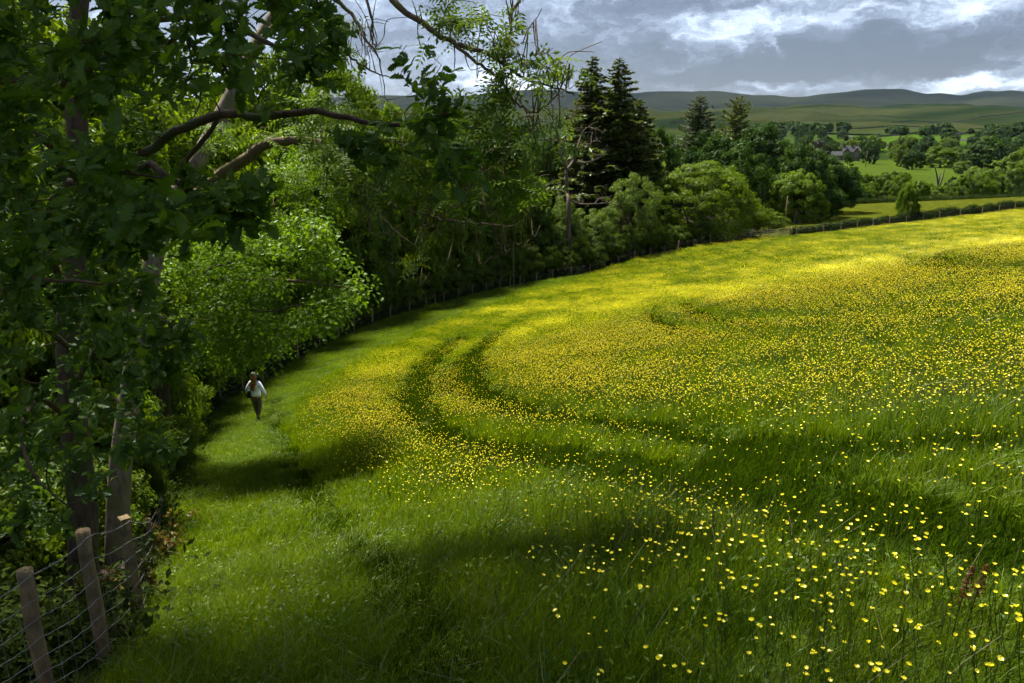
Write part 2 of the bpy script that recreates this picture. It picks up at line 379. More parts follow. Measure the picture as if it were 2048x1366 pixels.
# ------------------------------------------------------------------ ground: one polar sheet to beyond the ridge
def build_ground():
    fine = np.arange(-46, 46.01, .19); rest = np.concatenate([np.arange(-180, -46, 4.), fine, np.arange(50, 180, 4.)])
    az = np.radians(rest); r = np.concatenate([np.arange(.0, 3, .5), np.geomspace(3, 130, 210), np.geomspace(131, 8500, 210)])
    R, A = np.meshgrid(r, az, indexing='ij'); x = R * np.sin(A); y = R * np.cos(A)
    z = zt(x, y)
    nr, na = R.shape; i = np.arange(nr - 1)[:, None]; j = np.arange(na)[None]
    Q = np.stack([i * na + j, (i + 1) * na + j, (i + 1) * na + (j + 1) % na, i * na + (j + 1) % na], -1).reshape(-1, 4)
    x1, y1 = x.ravel(), y.ravel(); rr = np.maximum(y1, .62 * R.ravel()); a = np.where(y1 > 1, x1 / np.maximum(y1, 1), 3 * np.sign(x1))
    C = np.zeros((len(x1), 4)); C[:, 3] = 1
    def put(mask, col): C[mask, :3] = col
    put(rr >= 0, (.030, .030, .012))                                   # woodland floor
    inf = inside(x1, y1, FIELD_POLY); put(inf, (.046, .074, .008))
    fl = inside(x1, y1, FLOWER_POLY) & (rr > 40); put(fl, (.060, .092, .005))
    d0 = _poly_dist(x1, y1, RUTS[0][0][2:8]); w = np.exp(-(d0 / .3) ** 2)[:, None]
    C[:, :3] = C[:, :3] * (1 - .8 * w) + np.array([.13, .125, .025]) * .8 * w
    dp = _poly_dist(x1, y1, PATH); w = np.exp(-(dp / .45) ** 2)[:, None] * .6
    C[:, :3] = C[:, :3] * (1 - w) + np.array([.026, .044, .004]) * w
    for P, hw, dep in RUTS[:8]:  # rut floors: shade of the grass bank painted into the ground colour
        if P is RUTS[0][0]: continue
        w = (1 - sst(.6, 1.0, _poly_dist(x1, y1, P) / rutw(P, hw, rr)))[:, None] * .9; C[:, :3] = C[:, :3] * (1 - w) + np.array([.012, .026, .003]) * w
    w = (1 - sst(.6, 1.0, _poly_dist(x1, y1, RUTS[0][0][8:]) / rutw(RUTS[0][0], RUTS[0][1], rr)))[:, None] * .9; C[:, :3] = C[:, :3] * (1 - w) + np.array([.012, .026, .003]) * w  # same painted bank shade on the near stretch of the first rut
    f2 = (~inf) & (rr > 105) & (rr < 205) & (a > .33); put(f2, (.120, .140, .010))
    put(rr >= 205, (.045, .085, .012)); put((rr > 318) & (rr < 545), (.056, .088, .010))
    far = (rr >= 545); cell = _hash(np.floor(a * 22 + rr * .0006), np.floor(rr / 120. + a * 2), 5)
    C[far, :3] = (np.array([.022, .040, .010])[None] * (1 - cell[far, None]) + np.array([.036, .064, .012])[None] * cell[far, None])
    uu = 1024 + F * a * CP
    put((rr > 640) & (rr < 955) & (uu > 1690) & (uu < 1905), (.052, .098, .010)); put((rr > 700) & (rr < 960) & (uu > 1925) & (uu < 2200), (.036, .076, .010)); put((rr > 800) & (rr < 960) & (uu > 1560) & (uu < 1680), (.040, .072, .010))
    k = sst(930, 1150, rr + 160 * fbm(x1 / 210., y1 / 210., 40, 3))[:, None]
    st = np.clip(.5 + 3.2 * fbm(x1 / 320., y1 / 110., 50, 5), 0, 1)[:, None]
    moor = np.array([.009, .020, .004]) * (1 - st) + np.array([.038, .046, .012]) * st  # dark moor plants, with cloud shadow also put into the colour
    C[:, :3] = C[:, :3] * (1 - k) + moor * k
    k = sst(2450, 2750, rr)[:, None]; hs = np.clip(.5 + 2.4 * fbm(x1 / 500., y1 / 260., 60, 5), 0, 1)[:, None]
    heath = np.array([.005, .010, .007]) * (1 - hs) + np.array([.026, .032, .016]) * hs  # dark heather, lowered further in colour to stand for cloud shadow
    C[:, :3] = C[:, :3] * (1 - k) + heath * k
    m, t, out = newmat('ground_cover')
    at = tn(t, 'ShaderNodeAttribute', attribute_name='cover'); g = tn(t, 'ShaderNodeNewGeometry')
    n1 = tn(t, 'ShaderNodeTexNoise', {'Vector': g.outputs['Position'], 'Scale': 1.1, 'Detail': 8.0, 'Roughness': .7})
    n2 = tn(t, 'ShaderNodeTexNoise', {'Vector': g.outputs['Position'], 'Scale': .045, 'Detail': 6.0, 'Roughness': .6})
    f = math_(t, 'ADD', math_(t, 'MULTIPLY', n1.outputs[0], 1.1), math_(t, 'MULTIPLY', n2.outputs[0], .7)); f = math_(t, 'ADD', f, .12)
    c = mixc(t, 1.0, at.outputs['Color'], tn(t, 'ShaderNodeCombineColor', {0: f, 1: f, 2: f}).outputs[0], 'MULTIPLY')
    bs = tn(t, 'ShaderNodeBsdfDiffuse', {'Color': c, 'Roughness': .8})
    bp = tn(t, 'ShaderNodeBump', {'Strength': .9, 'Distance': .25, 'Height': n1.outputs[0]}); t.links.new(bp.outputs[0], bs.inputs['Normal'])
    t.links.new(bs.outputs[0], out.inputs[0])
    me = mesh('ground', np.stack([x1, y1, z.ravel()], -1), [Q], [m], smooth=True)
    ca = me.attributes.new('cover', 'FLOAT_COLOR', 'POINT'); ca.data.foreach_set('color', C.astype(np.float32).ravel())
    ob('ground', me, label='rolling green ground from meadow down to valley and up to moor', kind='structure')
build_ground()

# ------------------------------------------------------------------ leaf geometry
def leaf_quads(C, Nn, Ln, Wd, rng, tone, fold=0.0):
    """rhombic leaves; C centres, Nn normals"""
    n = len(C); Nn = Nn / (np.linalg.norm(Nn, axis=1)[:, None] + 1e-9)
    a = rng.normal(size=(n, 3)); a -= (a * Nn).sum(1)[:, None] * Nn; a /= np.linalg.norm(a, axis=1)[:, None] + 1e-9
    b = np.cross(Nn, a); Ln = np.broadcast_to(Ln, (n,))[:, None]; Wd = np.broadcast_to(Wd, (n,))[:, None]
    V = np.stack([C - a * Ln / 2, C + b * Wd / 2 - a * Ln * .06 + Nn * fold * Wd, C + a * Ln / 2, C - b * Wd / 2 - a * Ln * .06 + Nn * fold * Wd], 1).reshape(-1, 3)
    return V, np.arange(n * 4).reshape(-1, 4), np.repeat(tone, 4)
def blob_crown(seed, R, H, z0, nclump, nleaf, L_, W_, flat=.35, bumps=9, clump=.2, low=-.55, surf=.45, droop=0.0):
    """crown volume: clumps spread through an uneven blob; returns arrays"""
    rng = np.random.default_rng(seed)
    dirs = rng.normal(size=(nclump * 3, 3)); dirs /= np.linalg.norm(dirs, axis=1)[:, None]; dirs = dirs[dirs[:, 2] > low][:nclump]
    bd = rng.normal(size=(bumps, 3)); bd /= np.linalg.norm(bd, axis=1)[:, None]; ba = rng.uniform(-.22, .25, bumps)
    rm = 1 + (np.maximum(0, dirs @ bd.T) ** 4 * ba).sum(1)
    rad_ = rm * (surf + (1 - surf) * rng.random(len(dirs)) ** .45)
    cc = dirs * rad_[:, None] * np.array([R, R, H / 2]) + np.array([0, 0, z0 + H / 2])
    cr = clump * R * rng.uniform(.55, 1.35, len(cc)); ct = rng.uniform(0, 1, len(cc))
    idx = rng.choice(len(cc), nleaf, p=cr ** 2 / (cr ** 2).sum())
    off = rng.normal(size=(nleaf, 3)); off /= np.linalg.norm(off, axis=1)[:, None]; off *= (rng.random(nleaf) ** .4)[:, None]
    off[:, 2] *= .62
    P = cc[idx] + off * cr[idx][:, None]
    out = (P - np.array([0, 0, z0 + H * .45])) / np.array([R, R, H / 2]); out /= np.linalg.norm(out, axis=1)[:, None] + 1e-9
    nn = off * .9 + out * .45 + np.array([0, 0, flat]) + rng.normal(size=(nleaf, 3)) * .42
    tone = np.clip(ct[idx] * .6 + rng.random(nleaf) * .4, 0, 1); sz = rng.uniform(.65, 1.25, nleaf)
    V, Q, T = leaf_quads(P, nn, L_ * sz, W_ * sz, rng, tone, .12)
    lo, hi = np.percentile(V, .4, axis=0), np.percentile(V, 99.6, axis=0); sc = np.array([2 * R / (hi[0] - lo[0]), 2 * R / (hi[1] - lo[1]), H / (hi[2] - lo[2])]); fit = lambda q: (q - (lo + hi) / 2) * sc + np.array([0, 0, z0 + H / 2])
    return fit(V), Q, T, fit(cc)
def trunk_mesh(seed, H, z0, R, cc, r0, name, mat, nl=16, multi=1):
    rng = np.random.default_rng(seed + 99); mb = MB()
    for s in range(multi):
        off = rng.normal(size=2) * (.25 * R * (multi > 1)); top = z0 + (H) * .62
        P = np.array([[off[0] * (.3 + .7 * q) + rng.normal() * .05 * R * q, off[1] * (.3 + .7 * q) + rng.normal() * .05 * R * q, -.3 + (top + .3) * q] for q in np.linspace(0, 1, 7)])
        P = smooth_path(P, 2); rr = r0 * (1 - .8 * np.linspace(0, 1, len(P))) * (1 + .5 * np.exp(-np.linspace(0, 1, len(P)) * 14))
        mb.tube(P, rr / math.sqrt(multi), 8)
        for c in cc[rng.choice(len(cc), min(nl, len(cc)), replace=False)]:
            k = int(np.clip(np.searchsorted(P[:, 2], c[2] * .6), 2, len(P) - 2)); p0 = P[k]; mid = (p0 + c) / 2 + np.array([0, 0, -.06 * H]) + rng.normal(size=3) * .05 * R
            mb.tube(smooth_path([p0, mid, c], 3), np.linspace(rr[k] * .45, .012 * R / 2, 7), 5)
    return mb.build(name, mat, True)
VAR = {}
def variant(key, seed, R, H, z0, nclump, nleaf, L_, W_, mat, r0, multi=1, **kw):
    V, Q, T, cc = blob_crown(seed, R, H, z0, nclump, nleaf, L_, W_, **kw)
    VAR[key] = (mesh(key + '_crown', V, [Q], [mat], T), trunk_mesh(seed, H, z0, R, cc, r0, key + '_trunk', M_BARK, 14, multi), 2 * R, z0 + H)
#        key     seed R    H    z0  clumps leaves  leaf
for k, s in (('broad_a', 11), ('broad_b', 12), ('broad_c', 13)):
    variant(k, s, 4.2, 9.0, 1.4, 190, 26000, .26, .17, M_BROAD, .30, clump=.17)
variant('tall_a', 21, 4.6, 13., 2.6, 220, 26000, .26, .17, M_BROAD, .36, clump=.15)
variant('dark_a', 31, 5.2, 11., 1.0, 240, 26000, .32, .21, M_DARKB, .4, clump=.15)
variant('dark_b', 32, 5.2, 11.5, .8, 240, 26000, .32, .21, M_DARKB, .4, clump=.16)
variant('lime_a', 41, 4.2, 8.6, .6, 200, 26000, .26, .17, M_LIME, .3, clump=.17)
variant('haw_a', 51, 2.4, 4.2, .15, 120, 20000, .13, .085, M_HAW, .12, 2, clump=.2, low=-.8)
variant('haw_b', 52, 2.4, 4.6, .1, 120, 20000, .13, .085, M_HAW, .12, 2, clump=.2, low=-.8)
variant('willow_a', 61, 3.2, 7.4, .3, 170, 22000, .22, .09, M_WILLOW, .16, 3, clump=.18, low=-.8)
variant('bush_round', 71, 6.8, 12., .25, 420, 52000, .25, .17, M_BROAD, .35, 3, clump=.115, low=-.8, surf=.7, bumps=6)
for k, s, mt in (('vale_a', 81, M_BROAD), ('vale_b', 82, M_LIME), ('vale_c', 83, M_DARKB), ('vale_d', 84, M_WILLOW)):
    variant(k, s, 5.0, 10.5, .4, 170, 14000, .46, .32, mt, .35, clump=.16, low=-.8)
variant('copper', 85, 5., 10.5, .4, 120, 7000, .6, .42, M_COPPER, .35, clump=.18)
variant('far_a', 86, 5., 9., .2, 70, 1800, 1.5, 1.0, M_DARKB, .3, clump=.24, low=-.9)
def conifer(key, seed, H, R, mat, nb, ex=.85, dens=60, drop=.28, L_=.55):
    rng = np.random.default_rng(seed); mb = MB(); mb.tube(np.array([[0, 0, -.3], [.05, 0, H * .35], [0, .06, H * .7], [0, 0, H]]), [.36 * H / 25, .28 * H / 25, .15 * H / 25, .02], 8)
    Ps, Ns, Ls, Ts = [], [], [], []
    for i in range(nb):
        q = (i + rng.random()) / nb; z = H * (.06 + .93 * q); rr = R * (1 - q) ** ex * rng.uniform(.55, 1.12) + .25
        th = i * 2.399 + rng.normal() * .3; d = np.array([math.cos(th), math.sin(th), 0])
        s = np.linspace(0, 1, 6); Pb = np.array([0, 0, z])[None] + d[None] * (rr * s)[:, None]; Pb[:, 2] += rr * (-drop * s + .16 * s ** 3) + .12 * rr * (q > .75) * s
        mb.tube(Pb, np.linspace(.05, .01, 6) * H / 25, 4); m = max(6, int(dens * rr / R * rng.uniform(.6, 1.2)))
        t = rng.random(m) ** .7; B = np.stack([np.interp(t, s, Pb[:, k]) for k in range(3)], -1); side = np.cross(d, [0, 0, 1.])
        w = rng.normal(size=m) * .20 * rr * (1.15 - t); B = B + side[None] * w[:, None]; B[:, 2] -= np.abs(w) * .35 + rng.random(m) * .10 * rr
        Ps.append(B); Ns.append(np.array([0, 0, 1.])[None] + rng.normal(size=(m, 3)) * .55); Ls.append(rng.uniform(.6, 1.2, m) * L_ * (0.6 + .6 * min(1, rr / R * 1.5))); Ts.append(np.clip(rng.random(m) * .5 + rng.random() * .5, 0, 1))
    Ln = np.concatenate(Ls); V, Q, T = leaf_quads(np.vstack(Ps), np.vstack(Ns), Ln, Ln * .42, rng, np.concatenate(Ts), .1)
    VAR[key] = (mesh(key + '_crown', V, [Q], [mat], T), mb.build(key + '_trunk', M_BARK, True), 2 * R, H)
conifer('spruce_a', 101, 27, 6.6, M_CONIF, 230, .68, dens=190, L_=.8)
conifer('spruce_b', 102, 27, 7.4, M_CONIF, 240, .68, dens=200, L_=.8)
conifer('larch', 103, 27, 7.0, M_LARCH, 240, .5, dens=160, L_=.6, drop=.1)
conifer('pine', 104, 24, 6.5, M_CONIF, 110, .42, dens=150, L_=.8, drop=-.10)

def plant(key, base, H, Wd, name, label, cat, group=None, rz=None, kind=None, tilt=0.0):
    crown, trunk, w0, h0 = VAR[key]
    r = ob(name, None, loc=base, label=label, cat=cat, group=group, kind=kind)
    r.rotation_euler = (0, tilt, random.uniform(0, 6.28) if rz is None else rz); r.scale = (Wd / w0, Wd / w0, H / h0)
    ob('crown', crown, r); ob('trunk', trunk, r); return r
def tree(key, u, vtop, d, wpx, name, label, cat='tree', group=None, minH=1.0):
    b = gp(u, d); H = max(minH, top_z(b, u, vtop) - b[2]); return plant(key, b, H, wpx / F * d, name, label, cat, group)

# ------------------------------------------------------------------ wood edge along the field
T_ = tree
T_('tall_a', 690, 45, 76, 215, 'broadleaf_tree', 'tall round-headed tree rising highest behind the wood edge, left of the sky')
T_('broad_b', 590, 110, 68, 190, 'broadleaf_tree', 'tall leafy tree half hidden behind the ash branches and oak leaves')
T_('broad_a', 470, 170, 50, 230, 'broadleaf_tree', 'leafy tree in the wood just behind the pale leaning ash trunk')
T_('lime_a', 575, 280, 58, 210, 'broadleaf_tree', 'light green tree in the wood above the sunlit young oak')
T_('broad_c', 690, 395, 67, 170, 'hawthorn_tree', 'dark dense hawthorn directly behind the thick strainer post')
T_('willow_a', 720, 240, 74, 170, 'willow_tree', 'yellowish loose tree behind the hanging oak spray')
T_('broad_a', 800, 225, 84, 190, 'broadleaf_tree', 'dark leafy tree behind the hanging ash twigs, middle of the wood edge')
T_('broad_b', 885, 235, 93, 170, 'broadleaf_tree', 'leafy tree under the lowest drooping ash branch')
T_('broad_c', 965, 275, 100, 150, 'broadleaf_tree', 'deep green tree where the field fence begins to bend away')
T_('lime_a', 1035, 325, 106, 140, 'broadleaf_tree', 'light green tree in front of the bare dead tree, fence side')
T_('willow_a', 1110, 395, 105, 120, 'willow_tree', 'grey-green willow below the bare dead tree')
T_('willow_a', 1175, 420, 106, 110, 'willow_tree', 'feathery willow at the bend of the field edge')
T_('willow_a', 1258, 350, 109, 115, 'willow_tree', 'pale yellow-green willow beside the big round bush')
T_('bush_round', 1398, 326, 114, 205, 'round_bush', 'big round bright green bush standing at the field edge before the gate', 'bush')
T_('haw_a', 1310, 455, 110, 90, 'hawthorn_bush', 'low dark bush at the foot of the big round bush, willow side', 'bush')
T_('haw_b', 1485, 395, 122, 100, 'hawthorn_bush', 'grey-green bush between the big round bush and the gate', 'bush')
T_('haw_a', 1535, 420, 124, 80, 'hawthorn_bush', 'small dark bush directly behind the field gate', 'bush')
T_('spruce_a', 1176, 108, 128, 205, 'spruce_tree', 'tall spruce, left one of the twin spruces against the sky')
T_('spruce_b', 1226, 112, 124, 265, 'spruce_tree', 'broad dark spruce, right one of the twin spruces against the sky')
T_('spruce_a', 1268, 195, 136, 190, 'spruce_tree', 'lower spruce tucked behind the broad one of the twin spruces')
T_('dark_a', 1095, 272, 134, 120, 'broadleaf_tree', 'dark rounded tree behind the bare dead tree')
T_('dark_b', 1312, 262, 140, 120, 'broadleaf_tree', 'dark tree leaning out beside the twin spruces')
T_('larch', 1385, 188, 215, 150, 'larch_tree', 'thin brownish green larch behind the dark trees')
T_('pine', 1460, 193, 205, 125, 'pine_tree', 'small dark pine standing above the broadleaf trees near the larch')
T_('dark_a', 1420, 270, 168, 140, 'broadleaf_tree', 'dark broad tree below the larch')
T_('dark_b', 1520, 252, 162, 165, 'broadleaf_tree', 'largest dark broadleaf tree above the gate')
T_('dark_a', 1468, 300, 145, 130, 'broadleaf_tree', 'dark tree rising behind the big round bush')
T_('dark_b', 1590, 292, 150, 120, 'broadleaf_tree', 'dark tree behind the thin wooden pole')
T_('lime_a', 1592, 345, 142, 110, 'broadleaf_tree', 'green tree standing close behind the wooden pole', minH=6)
T_('dark_a', 1658, 312, 165, 105, 'broadleaf_tree', 'dark tree at the corner where the second field begins')
T_('dark_a', 1640, 365, 154, 90, 'broadleaf_tree', 'smaller green tree below the corner of the second field')
T_('dark_b', 1695, 368, 200, 75, 'broadleaf_tree', 'dark tree at the end of the far clipped hedge')
# thorn thicket along the fence
P = FENCE; cum = np.r_[0, np.cumsum(np.linalg.norm(np.diff(P[:, :2], axis=0), axis=1))]
def along(s, off):
    i = int(np.clip(np.searchsorted(cum, s) - 1, 0, len(P) - 2)); t = (s - cum[i]) / (cum[i+1] - cum[i]); p = P[i] + (P[i+1] - P[i]) * t
    d = P[i+1][:2] - P[i][:2]; d /= np.linalg.norm(d); n = np.array([-d[1], d[0]]); q = p[:2] + n * off
    return np.array([q[0], q[1], float(zt(q[0], q[1]))])
s = 21.; kk = 0
while s < cum[-1] - 6:
    dist = np.linalg.norm(along(s, 0)); h = random.uniform(2.4, 3.8) * (1.0 if dist < 60 else 1.25)
    plant('haw_' + 'ab'[kk % 2], along(s, random.uniform(1.5, 2.6)), h, random.uniform(2.6, 3.8), 'hawthorn_bush', ORD[kk] + ' thorn bush along the field fence counted from the walking woman', 'bush', 'thorn bushes along the field fence')
    s += random.uniform(2.2, 3.4); kk += 1
s = 34.; kk = 0
while s < 100:
    plant(('broad_a', 'broad_c', 'willow_a', 'broad_b')[kk % 4], along(s, random.uniform(5.5, 9)), random.uniform(6.5, 9), random.uniform(5, 7), 'broadleaf_tree', ORD[kk] + ' mid-height tree behind the thorn bushes, counted from the walking woman', 'tree', 'trees filling the wood behind the fence')
    s += random.uniform(3.6, 5.2); kk += 1
# dark wood behind the near oak
for i, (u, d, h, w, key) in enumerate([(40, 13, 7., 5., 'broad_b'), (-120, 11, 8, 5, 'broad_a'), (200, 19, 7, 5, 'broad_c'), (90, 22, 10, 7, 'tall_a'), (280, 27, 8.5, 6, 'broad_a'), (-200, 20, 12, 8, 'tall_a'), (360, 33, 9, 6, 'broad_b'), (160, 34, 13, 8, 'tall_a'), (430, 46, 11, 8, 'broad_c'), (200, 30, 17, 9, 'tall_a'), (330, 42, 19, 10, 'tall_a'), (60, 26, 16, 9, 'tall_a'), (420, 58, 22, 11, 'tall_a')]):
    plant(key, gp(u, d), h, w, 'broadleaf_tree', 'shaded leafy tree in the dark wood behind the near oak', 'tree', 'shaded trees behind the near oak')
for i, (u, d, h, w) in enumerate([(255, 13, 1.5, 1.5), (290, 16, 2.0, 2.0), (318, 19.5, 2.4, 2.4), (340, 23, 2.6, 2.6), (120, 9.5, 2.0, 2.4), (-20, 8.5, 2.2, 2.4)]):
    plant('haw_' + 'ab'[i % 2], gp(u, d), h, w, 'hawthorn_bush', 'twiggy low hawthorn ' + ('beside the last near fence post', 'just past the last near fence post', 'second past the last near fence post', 'third past the last near fence post', 'behind the oak trunk base', 'behind the two nearest fence posts')[i], 'bush', 'hawthorns behind the near wire fence')

# ------------------------------------------------------------------ lobed oak leaf
def oak_leaf_unit():
    prof = [(0, .0), (.10, .03), (.18, .10), (.26, .20), (.33, .15), (.42, .27), (.50, .155), (.60, .31), (.68, .18), (.78, .28), (.86, .16), (.94, .14), (1.0, .0)]
    mid = np.array([(x, 0, 0) for x, _ in prof]); V = []; Q = []
    for x, w in prof: V += [(x, w, .30 * w - .20 * x * x), (x, 0, -.20 * x * x - .03), (x, -w, .30 * w - .20 * x * x)]
    for i in range(len(prof) - 1):
        a = 3 * i; Q += [(a, a + 1, a + 4, a + 3), (a + 1, a + 2, a + 5, a + 4)]
    return np.array(V, float), np.array(Q)
OLV, OLQ = oak_leaf_unit()
def frames(Nn, A):
    Nn = Nn / np.linalg.norm(Nn, axis=1)[:, None]; A = A - (A * Nn).sum(1)[:, None] * Nn; A /= np.linalg.norm(A, axis=1)[:, None] + 1e-9
    return np.stack([A, np.cross(Nn, A), Nn], 2)          # columns
def stamp(U, UQ, C, Mx, S, tone):
    V = np.einsum('nij,kj->nki', Mx, U) * S[:, None, None] + C[:, None]; n, k = len(C), len(U)
    return V.reshape(-1, 3), (UQ[None] + (np.arange(n) * k)[:, None, None]).reshape(-1, UQ.shape[1]), np.repeat(tone, k)
OAK_MESH = []
for q in range(3):
    v = OLV.copy(); v[:, 2] += (.05 * np.sin(v[:, 0] * 6 + q * 2) + (.10, -.06, .16)[q] * v[:, 1] ** 2 * 4); OAK_MESH.append(mesh('oak_leaf', v, [OLQ], [M_OAK], np.full(len(v), (.3, .55, .8)[q])))

def pchain(lst): return np.array([pt(u, v, d) for u, v, d in lst])
class Skel:
    """branch graph: add limbs, then link loose shoots to the nearest node"""
    def __init__(s): s.mb = MB(); s.nodes = []; s.rad = []
    def limb(s, P, r0, r1, k=7, n=4):
        P = smooth_path(P, n); j = np.random.default_rng(len(s.nodes)).normal(size=P.shape) * min(r0 * .35, .006); j[0] = 0; P = P + j
        R = np.linspace(r0, r1, len(P)); s.mb.tube(P, R, k); s.nodes += list(P); s.rad += list(R); return P
    def link(s, q, r=.006, sag=.06, k=4):
        A = np.array(s.nodes); d = np.linalg.norm(A - q, axis=1); i = int(np.argmin(d)); p = A[i]; L_ = d[i]
        if L_ < .02: return p
        m = (p + q) / 2 + np.array([random.gauss(0, .12), random.gauss(0, .12), -sag]) * L_ * .8
        P = smooth_path([p, m, q], 4); r0 = min(s.rad[i] * .8, r * (1 + L_ * 1.2)); R = np.linspace(r0, r * .5, len(P)); s.mb.tube(P, R, k, False)
        s.nodes += list(P[2:]); s.rad += list(R[2:]); return p

# ------------------------------------------------------------------ near oak
def near_oak():
    rng = np.random.default_rng(5)
    root = ob('oak_tree', None, loc=(0, 0, 0), label='near oak with dark lobed leaves hanging over the wire fence', cat='tree')
    b = gp(172, 7.9); S = Skel()
    trunk = np.vstack([[b + [0, 0, -.3]], [b + [0.02, 0, .3]], pchain([(166, 1010, 7.75), (156, 930, 7.7), (146, 800, 7.6), (141, 660, 7.6), (150, 500, 7.6), (158, 330, 7.6), (150, 120, 7.6), (170, -150, 7.7), (150, -500, 8.0), (180, -900, 8.2)])])
    P = smooth_path(trunk, 3); R = np.interp(np.linspace(0, 1, len(P)), [0, .08, .5, 1], [.24, .150, .13, .05]); mbt = MB(); mbt.tube(P, R, 14)
    ob('trunk', mbt.build('oak_trunk', M_OAKBARK, True), root)
    S.nodes += list(P[8:]); S.rad += list(R[8:] * .5)
    limbs = [([(152, 430, 7.6), (200, 345, 6.7), (270, 318, 6.1), (350, 265, 5.5), (440, 228, 5.0), (520, 236, 4.8), (620, 222, 4.6), (700, 238, 4.5), (800, 250, 4.4), (905, 222, 4.3)], .050, .008),
             ([(150, 330, 7.6), (60, 260, 6.2), (0, 172, 4.6), (60, 162, 4.3), (140, 166, 4.1), (200, 120, 3.9), (262, 108, 3.7), (330, 95, 3.5), (380, 60, 3.4)], .040, .006),
             ([(145, 600, 7.6), (90, 480, 6.0), (120, 380, 5.0), (200, 360, 4.4), (300, 330, 4.0), (390, 390, 3.7), (470, 400, 3.6), (520, 440, 3.5)], .036, .005),
             ([(150, 150, 7.6), (250, 60, 6.4), (380, 30, 5.6), (480, 60, 5.2), (560, 95, 5.0), (640, 110, 4.9)], .045, .007),
             ([(146, 780, 7.6), (200, 690, 6.4), (270, 640, 5.6), (330, 640, 5.2), (360, 690, 5.0)], .030, .005),
             ([(150, 860, 7.7), (90, 800, 6.0), (40, 850, 5.2), (70, 950, 4.9), (130, 1010, 4.8)], .028, .005),
             ([(150, 820, 7.7), (230, 800, 6.6), (290, 850, 6.2), (330, 900, 6.1)], .024, .004),
             ([(146, 700, 7.6), (40, 620, 5.6), (20, 560, 4.6), (120, 560, 4.2), (230, 570, 4.2)], .030, .005),
             ([(440, 228, 5.0), (400, 290, 5.2), (300, 400, 5.8), (190, 450, 6.4), (150, 460, 7.6)], .014, .030)]
    for l, r0, r1 in limbs: S.limb(pchain(l), r0, r1)
    up = [np.array([-4.8, 6.6, 3.]), np.array([-4.6, 6.7, 5.5]), np.array([-4.4, 6.8, 7.2])]
    for i in range(16):
        p = up[i % 3]; th = rng.uniform(-2.2, 1.6); e = p + np.array([math.cos(th) * rng.uniform(2.5, 5), math.sin(th) * rng.uniform(2, 4.5), rng.uniform(.3, 3.5)])
        S.limb([p, (p + e) / 2 + [0, 0, .5], e], .07, .012, 6)
    # leaf sprays: the places where the photograph shows oak leaves
    edge_v = [0, 60, 120, 190, 230, 300, 335, 380, 450, 485, 520, 560, 640, 700, 760, 830, 900, 960, 1010, 1100, 1140, 1150]
    edge_u = [660, 665, 655, 610, 430, 330, 330, 505, 535, 480, 300, 330, 380, 385, 370, 350, 330, 290, 200, 190, 90, 0]
    sp = []
    while len(sp) < 640:
        u = rng.uniform(-160, 680); v = rng.uniform(-140, 1150)
        if u > np.interp(v, edge_v, edge_u) - 25: continue
        if 250 < u < 480 and 190 < v < 345 and rng.random() < .62: continue      # window onto the ash trunk
        if 110 < u < 190 and v > 640 and rng.random() < .35: continue             # trunk shows through
        if 215 < u < 300 and v > 960: continue
        if u < 110 and v > 1085: continue
        near = rng.random() < .55
        d = rng.uniform(2.7, 4.4) if near and v < 520 else rng.uniform(4.2, 7.2)
        if v > 900: d = rng.uniform(5.0, 7.2)
        sp.append((u, v, d))
    def grp(n, u0, v0, su, sv, d): return [(rng.normal(u0, su), rng.normal(v0, sv), rng.normal(d, .12)) for _ in range(n)]
    sp += grp(14, 470, 410, 34, 28, 3.5) + grp(8, 420, 370, 30, 20, 3.6) + grp(6, 735, 255, 26, 34, 4.3) + grp(5, 750, 320, 18, 20, 4.3) + grp(9, 850, 185, 36, 48, 4.4) + grp(6, 890, 300, 34, 22, 4.3)
    sp += grp(3, 810, 75, 26, 26, 4.6) + grp(5, 900, 345, 22, 12, 4.3) + grp(7, 610, 130, 40, 34, 4.9) + grp(6, 650, 60, 24, 20, 4.9) + grp(10, 330, 690, 30, 40, 4.9) + grp(8, 300, 880, 30, 30, 6.0)
    C = pchain(sp); tw = np.argsort([np.min(np.linalg.norm(np.array(S.nodes) - c, axis=1)) for c in C])
    LC, LN, LA, LS, LT = [], [], [], [], []
    for i in tw:
        c = C[i]; p = S.link(c, .0045); ax = c - p; ax /= np.linalg.norm(ax) + 1e-6; m = rng.integers(9, 17); tone = rng.uniform(0, .75)
        t = rng.random(m) ** .6 * .22; a = ax[None] * .5 + rng.normal(size=(m, 3)) * .75; a[:, 2] -= .18; a /= np.linalg.norm(a, axis=1)[:, None]
        LC.append(c - ax[None] * t[:, None] + rng.normal(size=(m, 3)) * .025); LA.append(a)
        LN.append(np.array([-.15, -.45, .75])[None] + rng.normal(size=(m, 3)) * .5); LS.append(rng.uniform(.055, .130, m)); LT.append(np.clip(tone + rng.uniform(0, .3, m), 0, 1))
    LC, LN, LA, LS, LT = map(np.concatenate, (LC, LN, LA, LS, LT)); Mx = frames(LN, LA)
    dep = LC[:, 1] * CP - LC[:, 2] * SP; uu = 1024 + F * LC[:, 0] / dep; vv = 683 - F * (LC[:, 1] * SP + LC[:, 2] * CP) / dep
    vis = (uu > 20) & (uu < 2000) & (vv > 20) & (vv < 1340); size = np.where(vis, LS / dep, 0); big = np.argsort(-size)[:300]
    for i in big:
        o = ob('leaf', OAK_MESH[int(LT[i] * 2.99)], root); m4 = Matrix.Identity(4)
        for r in range(3):
            for c in range(3): m4[r][c] = Mx[i][r][c] * LS[i]
            m4[r][3] = LC[i][r]
        o.matrix_local = m4
    k = np.ones(len(LC), bool); k[big] = False
